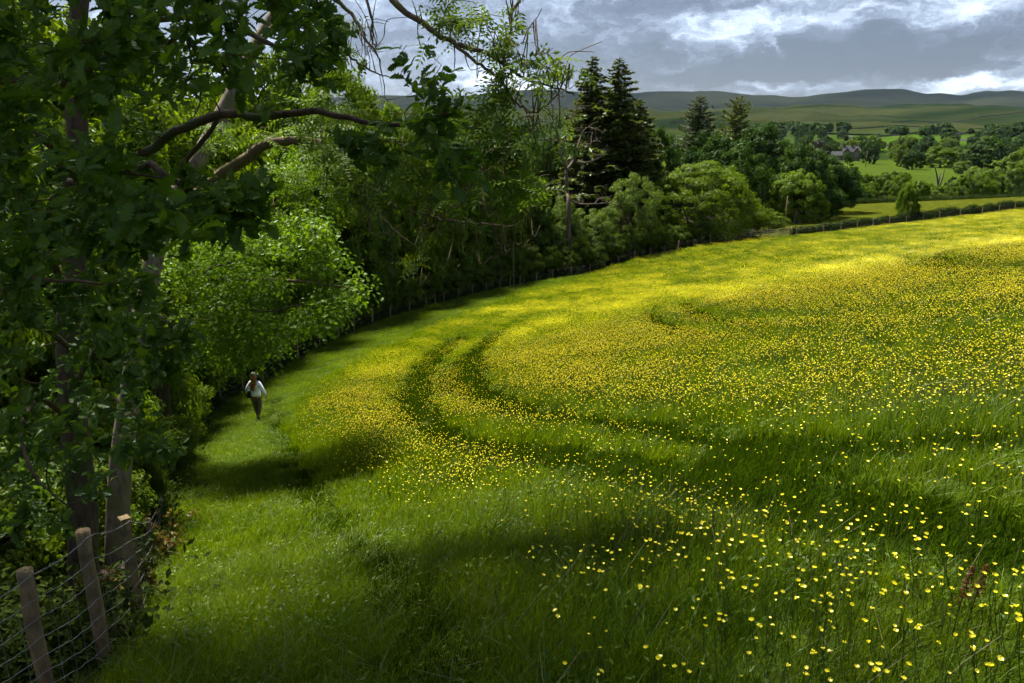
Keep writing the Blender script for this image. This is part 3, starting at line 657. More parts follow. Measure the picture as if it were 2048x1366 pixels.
    V, Q, T = stamp(OLV, OLQ, LC[k], Mx[k], LS[k], LT[k]); ob('foliage', mesh('oak_foliage', V, [Q], [M_OAK], T), root, kind='stuff')
    # unseen high crown over and left of the frame, placed to shade the near-left
    cl = rng.normal(size=(120, 3)); cl /= np.linalg.norm(cl, axis=1)[:, None]; cl = np.array([-5.4, 8.8, 7.4]) + cl * rng.uniform(.35, 1, (120, 1)) * np.array([4.0, 4.2, 4.2])
    cl = cl[cl[:, 2] - (cl[:, 1] + .5) * .45 - np.maximum(0, cl[:, 0]) * .4 > .6]
    idx = rng.integers(0, len(cl), 9500); off = rng.normal(size=(9500, 3)) * np.array([.5, .5, .28]); Pq = cl[idx] + off
    V, Q, T = leaf_quads(Pq, np.array([0, 0, .8])[None] + rng.normal(size=(9500, 3)) * .5, .17, .11, rng, rng.random(9500), .1)
    for c in cl[::2]: S.link(c, .008, .03)
    ob('crown', mesh('oak_shade_crown', V, [Q], [M_OAK], T), root, kind='stuff')
    ob('limbs', S.mb.build('oak_limbs', M_OAKBARK, True), root)
near_oak()

# ------------------------------------------------------------------ leaning ash with hanging twigs
def ash_leaf_unit():
    V = []; Q = []
    def leaflet(p, a, l):
        a = np.array(a, float); a /= np.linalg.norm(a); b = np.cross([0, 0, 1.], a); n = len(V); p = np.array(p, float)
        for q in (p, p + a * l * .45 + b * l * .21, p + a * l + np.array([0, 0, -.12 * l]), p + a * l * .45 - b * l * .21): V.append(q)
        Q.append((n, n + 1, n + 2, n + 3))
    for i in range(4):
        x = .18 + i * .2
        for s in (-1, 1): leaflet((x, 0, -.12 * x * x), (.55, s, -.1), .32 - .02 * i)
    leaflet((.95, 0, -.12), (1, 0, -.2), .3); n = len(V); V.extend([np.array(v) for v in ((0, .008, 0), (0, -.008, 0), (.97, -.006, -.12), (.97, .006, -.12))]); Q.append((n, n + 1, n + 2, n + 3))
    return np.array(V), np.array(Q)
ALV, ALQ = ash_leaf_unit()
def near_ash():
    rng = np.random.default_rng(8)
    root = ob('ash_tree', None, loc=(0, 0, 0), label='leaning ash with pale bark and drooping half-bare twigs', cat='tree')
    b = gp(238, 8.6); mbt = MB(); S = Skel()
    tr = np.vstack([[b + [0, 0, -.3]], [b + [0, 0, .2]], pchain([(238, 980, 8.5), (245, 900, 8.5), (264, 770, 8.5), (290, 600, 8.7), (330, 440, 8.9), (420, 275, 9.2), (512, 90, 9.6), (560, 5, 9.8), (600, -120, 10), (640, -300, 10.3), (690, -520, 10.8)])])
    P = smooth_path(tr, 3); R = np.interp(np.linspace(0, 1, len(P)), [0, .1, .5, 1], [.20, .130, .11, .03]); mbt.tube(P, R, 12)
    ob('trunk', mbt.build('ash_trunk', M_ASHBARK, True), root)
    S.nodes += list(P[8:]); S.rad += list(R[8:] * .5)
    z = lambda pts, d0, d1: [(500 + x / 2.731, y / 2.731, d0 + (d1 - d0) * i / (len(pts) - 1)) for i, (x, y) in enumerate(pts)]
    br = [([(600, -120, 10), (680, -140, 8.5), (750, -60, 7.4)] + z([(780,0),(880,85),(960,140),(1050,205),(1130,240),(1200,265),(1290,290),(1350,320),(1420,375),(1500,425),(1600,460),(1700,490),(1780,520)], 6.9, 6.2), .040, .006),
          (z([(1120,250),(1220,330),(1300,380),(1360,430),(1400,490),(1440,550),(1490,590),(1550,615),(1620,575),(1680,510),(1720,430),(1750,345)], 6.6, 6.0), .016, .004),
          (z([(1505,600),(1530,630),(1545,690),(1520,750),(1470,810),(1400,860),(1330,910),(1250,945),(1190,955)], 6.2, 5.9), .010, .003),
          ([(330, 440, 8.9), (430, 360, 8.6)] + z([(0,850),(60,800),(140,775),(250,765),(350,775),(420,800)], 8.3, 7.8), .075, .036),
          (z([(420,800),(470,890),(520,950),(560,1010),(620,1060),(680,1130),(740,1210),(820,1290),(900,1340),(960,1400)], 7.8, 7.3), .034, .004),
          (z([(570,1012),(650,1025),(720,1060),(780,1120),(830,1150),(920,1160),(1000,1185),(1090,1205),(1200,1215),(1330,1225),(1450,1235),(1520,1150),(1545,1060),(1545,980)], 7.6, 6.9), .022, .003),
          (z([(395,800),(415,900),(440,970),(490,1015)], 7.8, 7.7), .020, .008),
          (z([(420,800),(520,790),(640,760),(760,770),(900,780),(1040,790)], 7.8, 7.0), .030, .006),
          ([(560, 5, 9.8), (620, -40, 8.6)] + z([(470,0),(540,60),(590,130),(620,200),(660,250),(700,310),(720,420)], 8.0, 7.5), .030, .006),
          ([(512, 90, 9.6)] + z([(250,30),(330,20),(400,30),(450,80),(490,130),(500,200),(520,260),(560,320),(620,360),(690,400),(760,420)], 9.0, 7.8), .036, .006),
          ([(640, -300, 10.3), (700, -200, 8.8)] + z([(640,0),(665,120),(660,200),(690,260)], 7.8, 7.5), .022, .006),
          (z([(1380,870),(1460,920),(1560,935),(1650,930)], 6.2, 6.2), .006, .003),
          (z([(830,790),(890,940),(910,1010),(930,1080),(985,1150),(1060,1185),(1120,1220),(1165,1270)], 7.2, 6.9), .010, .003),
          (z([(1040,790),(1130,850),(1220,920),(1260,1010),(1300,1090),(1320,1180),(1350,1270),(1410,1310),(1470,1330)], 7.0, 6.6), .010, .003),
          ([(640, -300, 10.3), (860, -260, 8.5), (1000, -120, 7.2)] + z([(1470,-40),(1430,60),(1425,160),(1380,330)], 6.8, 6.4), .030, .004),
          (z([(1490,235),(1520,160),(1570,90),(1595,45)], 6.3, 6.2), .006, .003)]
    tips = []
    for l, r0, r1 in br:
        Pb = S.limb(pchain(l), r0, r1, 6)
        for j in range(int(len(Pb) * .42)):
            i = rng.integers(len(Pb) // 4, len(Pb)); p = Pb[i]; ln = rng.uniform(.20, .55); s = rng.normal() * .5
            dn = -1 if rng.random() < .36 else .7
            Pt = smooth_path([p, p + [s * .12 * ln, rng.normal() * .1, dn * .45 * ln], p + [s * .35 * ln, rng.normal() * .15, dn * .8 * ln], p + [(s * .7 + .15) * ln, rng.normal() * .2, (dn * .72 + .10) * ln]], 3)
            S.mb.tube(Pt, np.linspace(.0065, .0028, len(Pt)), 4, False); tips.append(Pt[-1])
            if rng.random() < .5: tips.append(Pt[len(Pt) // 2])
    ob('limbs', S.mb.build('ash_limbs', M_TWIG, True), root)
    # compound leaves: on some twig tips, and in fuller sprays
    C = [t for t in tips if rng.random() < .24]
    def spray(n, u, v, su, sv, d): return [pt(rng.normal(u, su), rng.normal(v, sv), rng.normal(d, .15)) for _ in range(n)]
    sprays = spray(6, 930, 45, 28, 22, 6.6) + spray(9, 1010, 100, 26, 32, 6.4) + spray(5, 1062, 125, 8, 18, 6.3) + spray(26, 985, 290, 34, 26, 6.4) + spray(14, 1010, 350, 26, 22, 6.3) + spray(16, 960, 250, 34, 20, 6.6)
    sprays += spray(14, 680, 290, 26, 24, 7.4) + spray(14, 740, 345, 34, 26, 7.3) + spray(16, 660, 225, 34, 26, 8.0) + spray(10, 800, 385, 26, 16, 7.2) + spray(8, 1040, 385, 16, 14, 6.3) + spray(8, 880, 30, 26, 20, 6.8) + spray(10, 450, 275, 18, 14, 8.4)
    sprays += spray(18, 900, 270, 60, 40, 7.0) + spray(30, 620, 320, 60, 40, 8.3) + spray(20, 850, 300, 50, 40, 7.2) + spray(10, 1005, 195, 10, 20, 6.4)
    C = np.array(C + sprays); LC, LN, LA = [], [], []
    for c in C:
        m = rng.integers(4, 8); LC.append(np.repeat(c[None], m, 0)); a = rng.normal(size=(m, 3)); a[:, 2] = a[:, 2] * .6 - .25; LA.append(a); LN.append(np.array([0, -.3, .8])[None] + rng.normal(size=(m, 3)) * .45)
    LC, LN, LA = map(np.concatenate, (LC, LN, LA)); Sz = rng.uniform(.15, .27, len(LC))
    V, Q, T = stamp(ALV, ALQ, LC, frames(LN, LA), Sz, rng.random(len(LC))); ob('foliage', mesh('ash_foliage', V, [Q], [M_ASH], T), root, kind='stuff')
    S2 = Skel(); S2.nodes = S.nodes; S2.rad = S.rad
    for c in sprays: S2.link(c, .003, .03)
    ob('twigs', S2.mb.build('ash_twigs', M_TWIG, True), root, kind='stuff')
near_ash()

# ------------------------------------------------------------------ sunlit young oak between wood and fence
def young_oak():
    rng = np.random.default_rng(15)
    root = ob('young_oak_tree', None, loc=(0, 0, 0), label='sunlit bright green young oak bulging over the fence above the walking woman', cat='tree')
    b = gp(335, 17.5); S = Skel(); tr = [b + [0, 0, -.3], b + [.1, 0, 1.2], b + [.2, .1, 3.0], b + [.5, .3, 5.0], b + [1.0, .6, 6.8]]
    P = smooth_path(tr, 4); R = np.linspace(.2, .05, len(P)); mb = MB(); mb.tube(P, R, 9); ob('trunk', mb.build('young_oak_trunk', M_OAKBARK, True), root)
    S.nodes += list(P); S.rad += list(R * .5)
    for l in ([(360, 640, 17), (440, 612, 16.5), (530, 622, 16), (620, 605, 16)], [(360, 560, 17), (470, 520, 16.5), (590, 470, 16)], [(350, 640, 17), (400, 640, 16.5), (500, 640, 16)], [(360, 520, 17), (450, 460, 17), (560, 430, 17)], [(430, 560, 17), (560, 560, 15.6), (690, 575, 15.4), (735, 590, 15.3)]):
        S.limb(pchain(l), .05, .012)
    ve = [300, 340, 400, 430, 470, 520, 560, 600, 640, 690, 720, 770]; ue = [640, 660, 640, 650, 660, 680, 705, 742, 690, 650, 560, 470]; C = []; tn_ = []
    while len(C) < 620:
        u = rng.uniform(310, 745); v = rng.uniform(300, 780)
        if u > np.interp(v, ve, ue) - rng.random() * 40 or v > 720 + 60 * rng.random() - abs(u - 420) * .25 or v < 520 - (u - 310) * .75: continue
        if vnoise(np.array(u / 55.), np.array(v / 38.), 7) < .45: continue
        C.append(pt(u, v, rng.uniform(15.2, 18.8) - (u - 330) * .0022 + (1.6 if v < 420 else 0)))
    for q in range(12): C.append(pt(rng.normal(690, 20), rng.normal(583, 14), rng.uniform(15.1, 15.6)))
    for q in range(30): C.append(pt(rng.normal(610, 30), rng.normal(470, 25), rng.uniform(15.3, 16.2)))
    LC, LN, LA, LT = [], [], [], []
    for c in C:
        S.link(c, .006, .02); m = rng.integers(26, 44); o = rng.normal(size=(m, 3)) * np.array([.20, .20, .12]); LC.append(c + o)
        LN.append(o * 2 + np.array([-.1, -.2, .75])[None] + rng.normal(size=(m, 3)) * .45); a = o * 3 + rng.normal(size=(m, 3)); LA.append(a); LT.append(np.clip(rng.random() * .6 + rng.random(m) * .4, 0, 1))
    LC, LN, LA, LT = map(np.concatenate, (LC, LN, LA, LT)); sub = OLV[[0, 12, 13, 14 - 0, 21, 22, 23, 36, 37]] if False else None
    U = np.array([(0, 0, 0), (.30, .18, .02), (.42, .30, .04), (.55, .2, .0), (.68, .33, .02), (.86, .2, -.05), (1, 0, -.1), (.86, -.2, -.05), (.68, -.33, .02), (.55, -.2, 0), (.42, -.3, .04), (.3, -.18, .02), (.5, 0, -.05)])
    UT = np.array([(12, i, (i + 1) % 12) for i in range(12)])
    V, Q, T = stamp(U, UT, LC, frames(LN, LA), rng.uniform(.05, .135, len(LC)), LT); ob('foliage', mesh('young_oak_foliage', V, [Q], [M_OAKSUN], T), root, kind='stuff')
    ob('limbs', S.mb.build('young_oak_limbs', M_TWIG, True), root)
young_oak()

# ------------------------------------------------------------------ bare dead tree, dead snag
def dead_tree():
    rng = np.random.default_rng(3); S = Skel(); d = 101.
    q = lambda pts: pchain([(1000 + x / 2.846, 60 + y / 2.846, d + rng.normal() * .4) for x, y in pts])
    b = gp(1137, d); root = ob('dead_tree', None, loc=(0, 0, 0), label='bare pale dead tree with crooked limbs before the twin spruces', cat='tree')
    top = q([(392, 1000)])[0]; mb = MB(); tr = np.vstack([[b - [0, 0, .3]], q([(392, 1000), (385, 930), (380, 860), (376, 790)])]); P = smooth_path(tr, 3); mb.tube(P, np.linspace(.34, .20, len(P)), 9)
    ob('trunk', mb.build('dead_trunk', M_DEAD, True), root)
    for pts, r0, r1 in [([(376,790),(352,720),(335,640),(320,560),(300,500),(270,450),(240,440)], .24, .05), ([(380,800),(420,740),(440,680),(460,610),(490,560),(540,560),(600,590)], .22, .04), ([(345,690),(370,620),(400,540),(430,470),(440,400)], .14, .03),
            ([(420,745),(480,755),(540,740),(600,700),(612,650)], .12, .03), ([(385,930),(330,910),(270,905),(235,895)], .14, .03), ([(388,960),(450,990),(540,990),(620,985),(680,1000)], .16, .04), ([(320,560),(290,560),(250,520),(220,510)], .08, .02),
            ([(300,500),(300,440),(280,380)], .07, .02), ([(335,640),(270,600),(215,570)], .09, .02), ([(440,680),(520,640),(560,620)], .08, .02), ([(270,905),(220,950),(180,960)], .07, .02), ([(540,990),(560,960),(600,950)], .07, .02)]:
        Pb = S.limb(q(pts), r0, r1, 5)
        for j in range(9):
            p = Pb[rng.integers(3, len(Pb))]; e = p + rng.normal(size=3) * .9 + [0, 0, .5]; S.mb.tube(smooth_path([p, (p + e) / 2 + rng.normal(size=3) * .15, e], 3), np.linspace(.05, .02, 7), 4, False)
    ob('limbs', S.mb.build('dead_limbs', M_DEAD, True), root)
    b = gp(1868, 250); S = Skel(); root = ob('dead_snag', None, loc=(0, 0, 0), label='rust-brown forked dead snag standing among the valley trees', cat='tree')
    h = top_z(b, 1868, 332) - b[2]; S.limb([b - [0, 0, .5], b + [.2, 0, h * .5], b + [-.8, 0, h * .8], b + [-2.0, 0, h]], .5, .12, 6); S.limb([b + [.2, 0, h * .45], b + [1.2, 0, h * .7], b + [1.6, 0, h * .95]], .35, .1, 6); S.limb([b + [.2, 0, h * .5], b + [.3, 0, h * .85]], .3, .1, 6)
    ob('trunk', S.mb.build('snag_trunk', M_DEAD, True), root)
dead_tree()

# ------------------------------------------------------------------ fences
def post_mesh(h, r, k=10, square=False):
    mb = MB(); rng = np.random.default_rng(int(h * 100)); P = np.array([[rng.normal() * .004, rng.normal() * .004, z] for z in np.linspace(-.3, h, 8)])
    rr = np.full(8, r) * (1 + rng.normal(size=8) * .02); P[-1, 2] = h - .012; mb.tube(P, rr, 4 if square else k)
    return mb.build('post', M_POST, not square)
def fence_near():
    root = ob('wire_fence', None, loc=(0, 0, 0), label='stock-net wire fence on round wooden posts below the near oak', cat='fence')
    tops = [(-120, 1230, 4.35, .05), (47, 1137, 4.95, .058), (165, 1058, 5.65, .060), (248, 1032, 7.05, .050), (293, 1037, 9.9, .060), (318, 985, 13.0, .05)]
    Tp, Bs = [], []
    for u, v, d, r in tops:
        t = pt(u, v, d); z = float(zt(t[0], t[1])); r *= .9; Tp.append(t); Bs.append(np.array([t[0], t[1], z]))
        ob('post', post_mesh(t[2] - z, r * (1.45 if u == 248 else 1), square=(u == 248)), root, loc=(t[0], t[1], z))
    fr = [.965, .80, .66, .52, .39, .27, .16, .06]
    rng = np.random.default_rng(2)
    for k, f in enumerate(fr):                          # each strand runs from post to post on the field side
        mb = MB()
        for i in range(len(Tp) - 1):
            a = Bs[i] + (Tp[i] - Bs[i]) * f + [.062, -.02, 0]; b = Bs[i+1] + (Tp[i+1] - Bs[i+1]) * f + [.062, -.02, 0]
            t = np.linspace(0, 1, 13)[:, None]; P = a + (b - a) * t; P[:, 2] -= (.03 * np.sin(math.pi * t[:, 0])) + rng.normal(size=13) * .004; mb.tube(P, .0026 if k else .0032, 4, False)
            if k == 0:
                for q in range(1, 12, 1): mb.tube(np.array([P[q] + [-.01, 0, -.018], P[q] + [.01, 0, .018]]), .002, 3, False)
        ob('wire', mb.build('wire', M_WIRE), root)
    for i in range(len(Tp) - 1):
        n = int(np.linalg.norm(Bs[i+1] - Bs[i]) / .13)
        for q in range(1, n):
            t = q / n; lo = Bs[i] + (Bs[i+1] - Bs[i]) * t + [.062, -.02, 0]; hi = Tp[i] + (Tp[i+1] - Tp[i]) * t + [.062, -.02, 0]
            P = np.array([lo + (hi - lo) * f for f in (.05, .27, .52, .79)]); P[:, 2] -= .03 * math.sin(math.pi * t); P[1:3, :2] += rng.normal(size=(2, 2)) * .008
            mb = MB(); mb.tube(P, .0021, 3, False); ob('stay_wire', mb.build('stay_wire', M_WIRE), root)
fence_near()
def fence_far():
    root = ob('field_fence', None, loc=(0, 0, 0), label='long post and wire fence along the wood edge of the meadow', cat='fence')
    base = post_mesh(1.15, .05, 7); strain = post_mesh(1.4, .095, 9); tops = []
    ss = []
    for i, p in enumerate(FENCE):
        if i < 6: continue
        ss.append(p)
    for i, p in enumerate(ss):
        u = FENCE_PIX[i + 6][0]; big = u in (745, 1356, 1520)
        o = ob('post', strain if big else base, root, loc=(p[0], p[1], float(zt(p[0], p[1])))); o.rotation_euler = (random.uniform(-.05, .05), random.uniform(-.05, .05), random.uniform(0, 6))
        o.scale = (1, 1, random.uniform(.92, 1.12)); tops.append(np.array(o.location))
        if i + 1 < len(ss) and u > 840:
            m = (p + ss[i+1]) / 2; o = ob('post', base, root, loc=(m[0], m[1], float(zt(m[0], m[1])))); o.rotation_euler = (random.uniform(-.05, .05), random.uniform(-.05, .05), 0); tops.append(np.array(o.location))
    tops = np.array(tops)
    for h in (1.05, .8, .55, .3):
        mb = MB(); mb.tube(tops + [.05, -.02, h], .0028, 3, False); ob('wire', mb.build('wire', M_WIRE), root)
fence_far()
def gate():
    a = hit(1521, 477); b = hit(1581, 473); a[2] = float(zt(a[0], a[1])); b[2] = float(zt(b[0], b[1])); L_ = np.linalg.norm((b - a)[:2]); rz = math.atan2(b[1] - a[1], b[0] - a[0])
    root = ob('field_gate', None, loc=a, label='five-bar wooden field gate between the big round bush and the hedge', cat='gate'); root.rotation_euler = (0, 0, rz)
    sl = (b[2] - a[2]) / L_
    def bar(name, p, q, w=.09, t=.05):
        p = np.array(p); q = np.array(q); mb = MB(); d = q - p; l = np.linalg.norm(d); th = math.atan2(d[2], d[0]); R = [[math.cos(th), 0, -math.sin(th)], [0, 1, 0], [math.sin(th), 0, math.cos(th)]]
        mb.box((0, 0, 0), (l, t, w), R); ob(name, mb.build(name, M_GATE), root, loc=(p + q) / 2)
    for z in (.22, .42, .64, .88, 1.16): bar('rail', (.12, 0, z), (L_ - .12, 0, z + sl * L_), .10)
    bar('stile', (.16, .03, .15), (.16001, .03, 1.35), .09); bar('stile', (L_ - .16, .03, .15 + sl * L_), (L_ - .16001, .03, 1.22 + sl * L_), .09)
    bar('brace', (.2, .055, 1.12), (L_ * .5, .055, .25)); bar('brace', (L_ * .5, .055, .25), (L_ - .2, .055, 1.1 + sl * L_)); bar('stile', (L_ * .5, .03, .2), (L_ * .5 + .0001, .03, 1.1), .08)
    for x, h in ((-.08, 1.6), (L_ + .08, 1.45)):
        mb = MB(); mb.tube(np.array([[0, 0, -.3], [0, 0, h * .5], [0, 0, h]]), [.115, .11, .10], 8); ob('gate_post', mb.build('gate_post', M_POST, True), root, loc=(x, 0, sl * max(0, x)))
    # rails beside the gate
    r2 = ob('rail_fence', None, loc=a, label='short length of wooden rails beside the gate, bush side', cat='fence'); r2.rotation_euler = (0, 0, rz)
    for z in (.35, .7, 1.05):
        mb = MB(); mb.box((-1.35, .09, z), (2.4, .04, .10)); ob('rail', mb.build('rail', M_GATE), r2)
    for x in (-2.5, -1.3):
        mb = MB(); mb.box((x, .16, .5), (.11, .1, 1.5)); ob('post', mb.build('post', M_GATE), r2)
gate()

# ------------------------------------------------------------------ hedges
def hedge(name, P, h, w, n, label, L_=.17, mat=None, seed=1, ragged=.25):
    rng = np.random.default_rng(seed); P = smooth_path(P, 6); cl = np.r_[0, np.cumsum(np.linalg.norm(np.diff(P, axis=0), axis=1))]
    s = rng.random(n) * cl[-1]; C = np.stack([np.interp(s, cl, P[:, k]) for k in range(3)], -1); dr = np.gradient(P[:, :2], axis=0); dr /= np.linalg.norm(dr, axis=1)[:, None]
    nx = np.interp(s, cl, -dr[:, 1]); ny = np.interp(s, cl, dr[:, 0]); hh = h * (1 + ragged * (vnoise(s * .55, s * 0, seed) - .5) * 1.6 + .12 * (vnoise(s * 2.7, s * 0, seed + 4) - .5))
    th = rng.uniform(0, math.pi, n); rr = rng.random(n) ** .35; off = np.cos(th) * rr * w / 2 * (1 + .4 * (vnoise(s * .9, s * 0 + 3, seed + 7) - .5)); zz = hh * np.clip(np.sin(th) * rr * .75 + .30 * rng.random(n), 0.02, 1.06)
    C[:, 0] += nx * off; C[:, 1] += ny * off; C[:, 2] = zt(C[:, 0], C[:, 1]) + zz
    nn = np.stack([nx * np.cos(th), ny * np.cos(th), np.sin(th)], -1) + rng.normal(size=(n, 3)) * .5; sz = rng.uniform(.6, 1.3, n)
    tone = np.clip(vnoise(s * 1.1, zz * 2, seed + 2) * .7 + rng.random(n) * .35, 0, 1)
    V, Q, T = leaf_quads(C, nn, L_ * sz, L_ * .62 * sz, rng, tone, .1)
    root = ob(name, None, label=label, cat='hedge'); ob('foliage', mesh(name + '_foliage', V, [Q], [mat or M_HEDGE], T), root, kind='stuff')
    mb = MB()
    for t in np.arange(.3, cl[-1], .9):
        p = np.array([np.interp(t, cl, P[:, k]) for k in range(3)]); p[2] = float(zt(p[0], p[1])); e = p + [rng.normal() * .2, rng.normal() * .2, h * .8]; mb.tube(np.array([p - [0, 0, .1], (p + e) / 2 + rng.normal(size=3) * .05, e]), [.035, .025, .01], 4)
    ob('stems', mb.build(name + '_stems', M_BARK), root, kind='stuff')
dv = np.gradient(HEDGE[:, :2], axis=0); nrm = np.stack([-dv[:, 1], dv[:, 0]], -1); nrm /= np.linalg.norm(nrm, axis=1)[:, None]
H1 = HEDGE.copy(); H1[:, :2] += nrm * 1.3; H1[:, 2] = zt(H1[:, 0], H1[:, 1])
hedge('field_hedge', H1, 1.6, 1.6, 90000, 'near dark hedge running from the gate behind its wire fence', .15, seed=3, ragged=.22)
def hedge_fence():
    root = ob('hedge_fence', None, label='post and wire fence along the near side of the dark hedge', cat='fence'); cl = np.r_[0, np.cumsum(np.linalg.norm(np.diff(HEDGE, axis=0), axis=1))]; base = post_mesh(1.2, .055, 7); tp = []
    for s in np.arange(.6, cl[-1], 3.9):
        p = np.array([np.interp(s, cl, HEDGE[:, k]) for k in range(3)]); p[2] = float(zt(p[0], p[1])); o = ob('post', base, root, loc=p); o.rotation_euler = (random.uniform(-.04, .04), random.uniform(-.05, .05), random.random()); o.scale = (1, 1, random.uniform(.92, 1.1)); tp.append(p)
    tp = np.array(tp)
    for h in (1.1, .85, .55, .25):
        mb = MB(); mb.tube(tp + [0, -.06, h], .003, 3, False); ob('wire', mb.build('wire', M_WIRE), root)
hedge_fence()
H2 = np.array([gp(u, d) for u, d in ((1702, 190), (1760, 191), (1850, 192), (1950, 194), (2048, 196), (2200, 200), (2330, 203))]); hedge('far_hedge', H2, 1.9, 1.6, 36000, 'far clipped hedge along the top of the second field', .2, seed=9, ragged=.12)
T_('lime_a', 1812, 366, 118, 42, 'sapling_tree', 'bright green young sapling growing up through the near hedge')

# ------------------------------------------------------------------ wooden pole
def pole(u, d, vtop, r, name, label, cross=False):
    b = gp(u, d); h = top_z(b, u, vtop) - b[2]; root = ob(name, None, loc=b, label=label, cat='pole'); mb = MB(); mb.tube(np.array([[0, 0, -.4], [0, 0, h * .5], [.02, 0, h]]), [r, r * .9, r * .75], 8); ob('shaft', mb.build('pole_shaft', M_POST, True), root)
    if cross:
        mb = MB(); mb.box((0, -.12, h - .35), (1.6, .1, .12)); ob('crossarm', mb.build('crossarm', M_POST), root)
        for x in (-.65, 0, .65):
            mb = MB(); mb.tube(np.array([[x, -.12, h - .29], [x, -.12, h - .1]]), [.05, .035], 6); ob('insulator', mb.build('insulator', M_TRIM, True), root)
pole(1569, 128, 392, .10, 'wooden_pole', 'thin wooden pole standing behind the field gate')
pole(1731, 420, 302, .16, 'power_pole', 'distant power pole beside the stone house', True)

# ------------------------------------------------------------------ valley trees
def valley():
    rng = random.Random(4)
    named = [('vale_c', 1780, 345, 262, 52, 'dark round tree among the lighter valley trees behind the far hedge'), ('vale_c', 1962, 276, 380, 84, 'large dark domed tree towering over the valley at the far side of the pasture'),
             ('copper', 1632, 282, 400, 42, 'purple copper beech near the stone house'), ('vale_c', 1738, 283, 470, 36, 'dark upright tree just beside the stone house'), ('vale_a', 1702, 280, 560, 42, 'green rounded tree behind the stone house'),
             ('vale_c', 1824, 300, 400, 44, 'dark tree at the edge of the bright pasture'), ('vale_b', 1880, 293, 420, 62, 'light green tree beside the large dark domed tree'), ('vale_d', 1925, 322, 350, 34, 'pale grey-green willow below the large dark domed tree'),
             ('vale_c', 1895, 355, 235, 34, 'small dark tree next to the dead snag'), ('vale_b', 2035, 300, 300, 90, 'light green tree at the edge of the valley by the far hedge end'), ('vale_d', 2010, 340, 240, 60, 'pale bushy tree above the far clipped hedge'),
             ('vale_a', 1950, 335, 270, 70, 'olive rounded tree above the far clipped hedge'), ('vale_b', 1725, 350, 225, 50, 'light green tree beside the dark corner trees'), ('vale_c', 1849, 279, 850, 20, 'lone dark tree standing in the middle of the high green field')]
    for k, u, v, d, w, lab in named: T_(k, u, v, d, w, 'valley_tree', lab)
    g = 'trees massed in the valley'; lab = 'rounded green tree massed with others in the valley behind the far hedge'
    for i in range(34):
        u = rng.uniform(1690, 2120); d = rng.uniform(208, 262); v = rng.uniform(345, 372) - (10 if u > 1950 else 0)
        if 1835 < u < 1900: v += 14
        T_(rng.choice(['vale_a', 'vale_b', 'vale_d', 'vale_b', 'vale_a']), u, v, d, rng.uniform(34, 58), 'valley_tree', lab, 'tree', g, minH=4)
    g2 = 'hedgerow trees beyond the pasture'; lab2 = 'dusky green tree in the belts beyond the bright valley pasture'
    for i in range(46):
        u = rng.uniform(1560, 2130); d = rng.choice([rng.uniform(430, 560), rng.uniform(540, 640)]); b = gp(u, d)
        if 1655 < u < 1745 and d < 545: continue
        plant(rng.choice(['vale_a', 'vale_c', 'vale_b', 'far_a', 'vale_c']), b, rng.uniform(7, 13), rng.uniform(8, 14), 'valley_tree', lab2, 'tree', g2)
    for i in range(16):
        u = rng.uniform(1690, 1860); b = gp(u, rng.uniform(575, 620)); plant(rng.choice(['vale_c', 'far_a', 'vale_a']), b, rng.uniform(8, 14), rng.uniform(9, 13), 'valley_tree', lab2, 'tree', g2)
    g3 = 'dark copses below the moor'; lab3 = 'small dark tree in the copses below the open moor'
    for (u0, v0, n, su) in ((1548, 262, 7, 18), (1600, 268, 6, 18), (1650, 268, 6, 22), (1792, 266, 4, 10), (1852, 268, 3, 7), (1888, 277, 4, 12), (2030, 276, 12, 34), (1985, 282, 5, 12), (1240, 262, 5, 20), (1030, 275, 6, 24), (1060, 290, 6, 20), (990, 292, 5, 16)):
        for i in range(n):
            d = rng.uniform(880, 1000); b = gp(rng.gauss(u0, su), d); plant('far_a', b, rng.uniform(9, 14), rng.uniform(12, 20), 'copse_tree', lab3, 'tree', g3)
    for i in range(70):
        d = rng.uniform(600, 960); uq = rng.uniform(1540, 2120)
        if 1695 < uq < 1890 and d > 640: continue
        b = gp(uq, d); s = rng.uniform(5, 11); plant(rng.choice(['far_a', 'vale_c', 'far_a']), b, s, s * rng.uniform(.9, 1.6), 'copse_tree', lab3, 'tree', g3)
    # plantation on the ridge side
    r2 = np.random.default_rng(6); n = 2600; a = (r2.uniform(1657, 1708, n) - 1024) / F / CP; r = 3250 + r2.normal(size=n) * 60; x = a * r; y = r; z = zt(x, y) + r2.uniform(0, 16, n)
    V, Q, T = leaf_quads(np.stack([x, y, z], -1), r2.normal(size=(n, 3)), 9., 6., r2, r2.random(n)); ob('plantation', mesh('plantation', V, [Q], [M_CONIF], T), label='dark conifer plantation high on the far hill', kind='stuff')
valley()
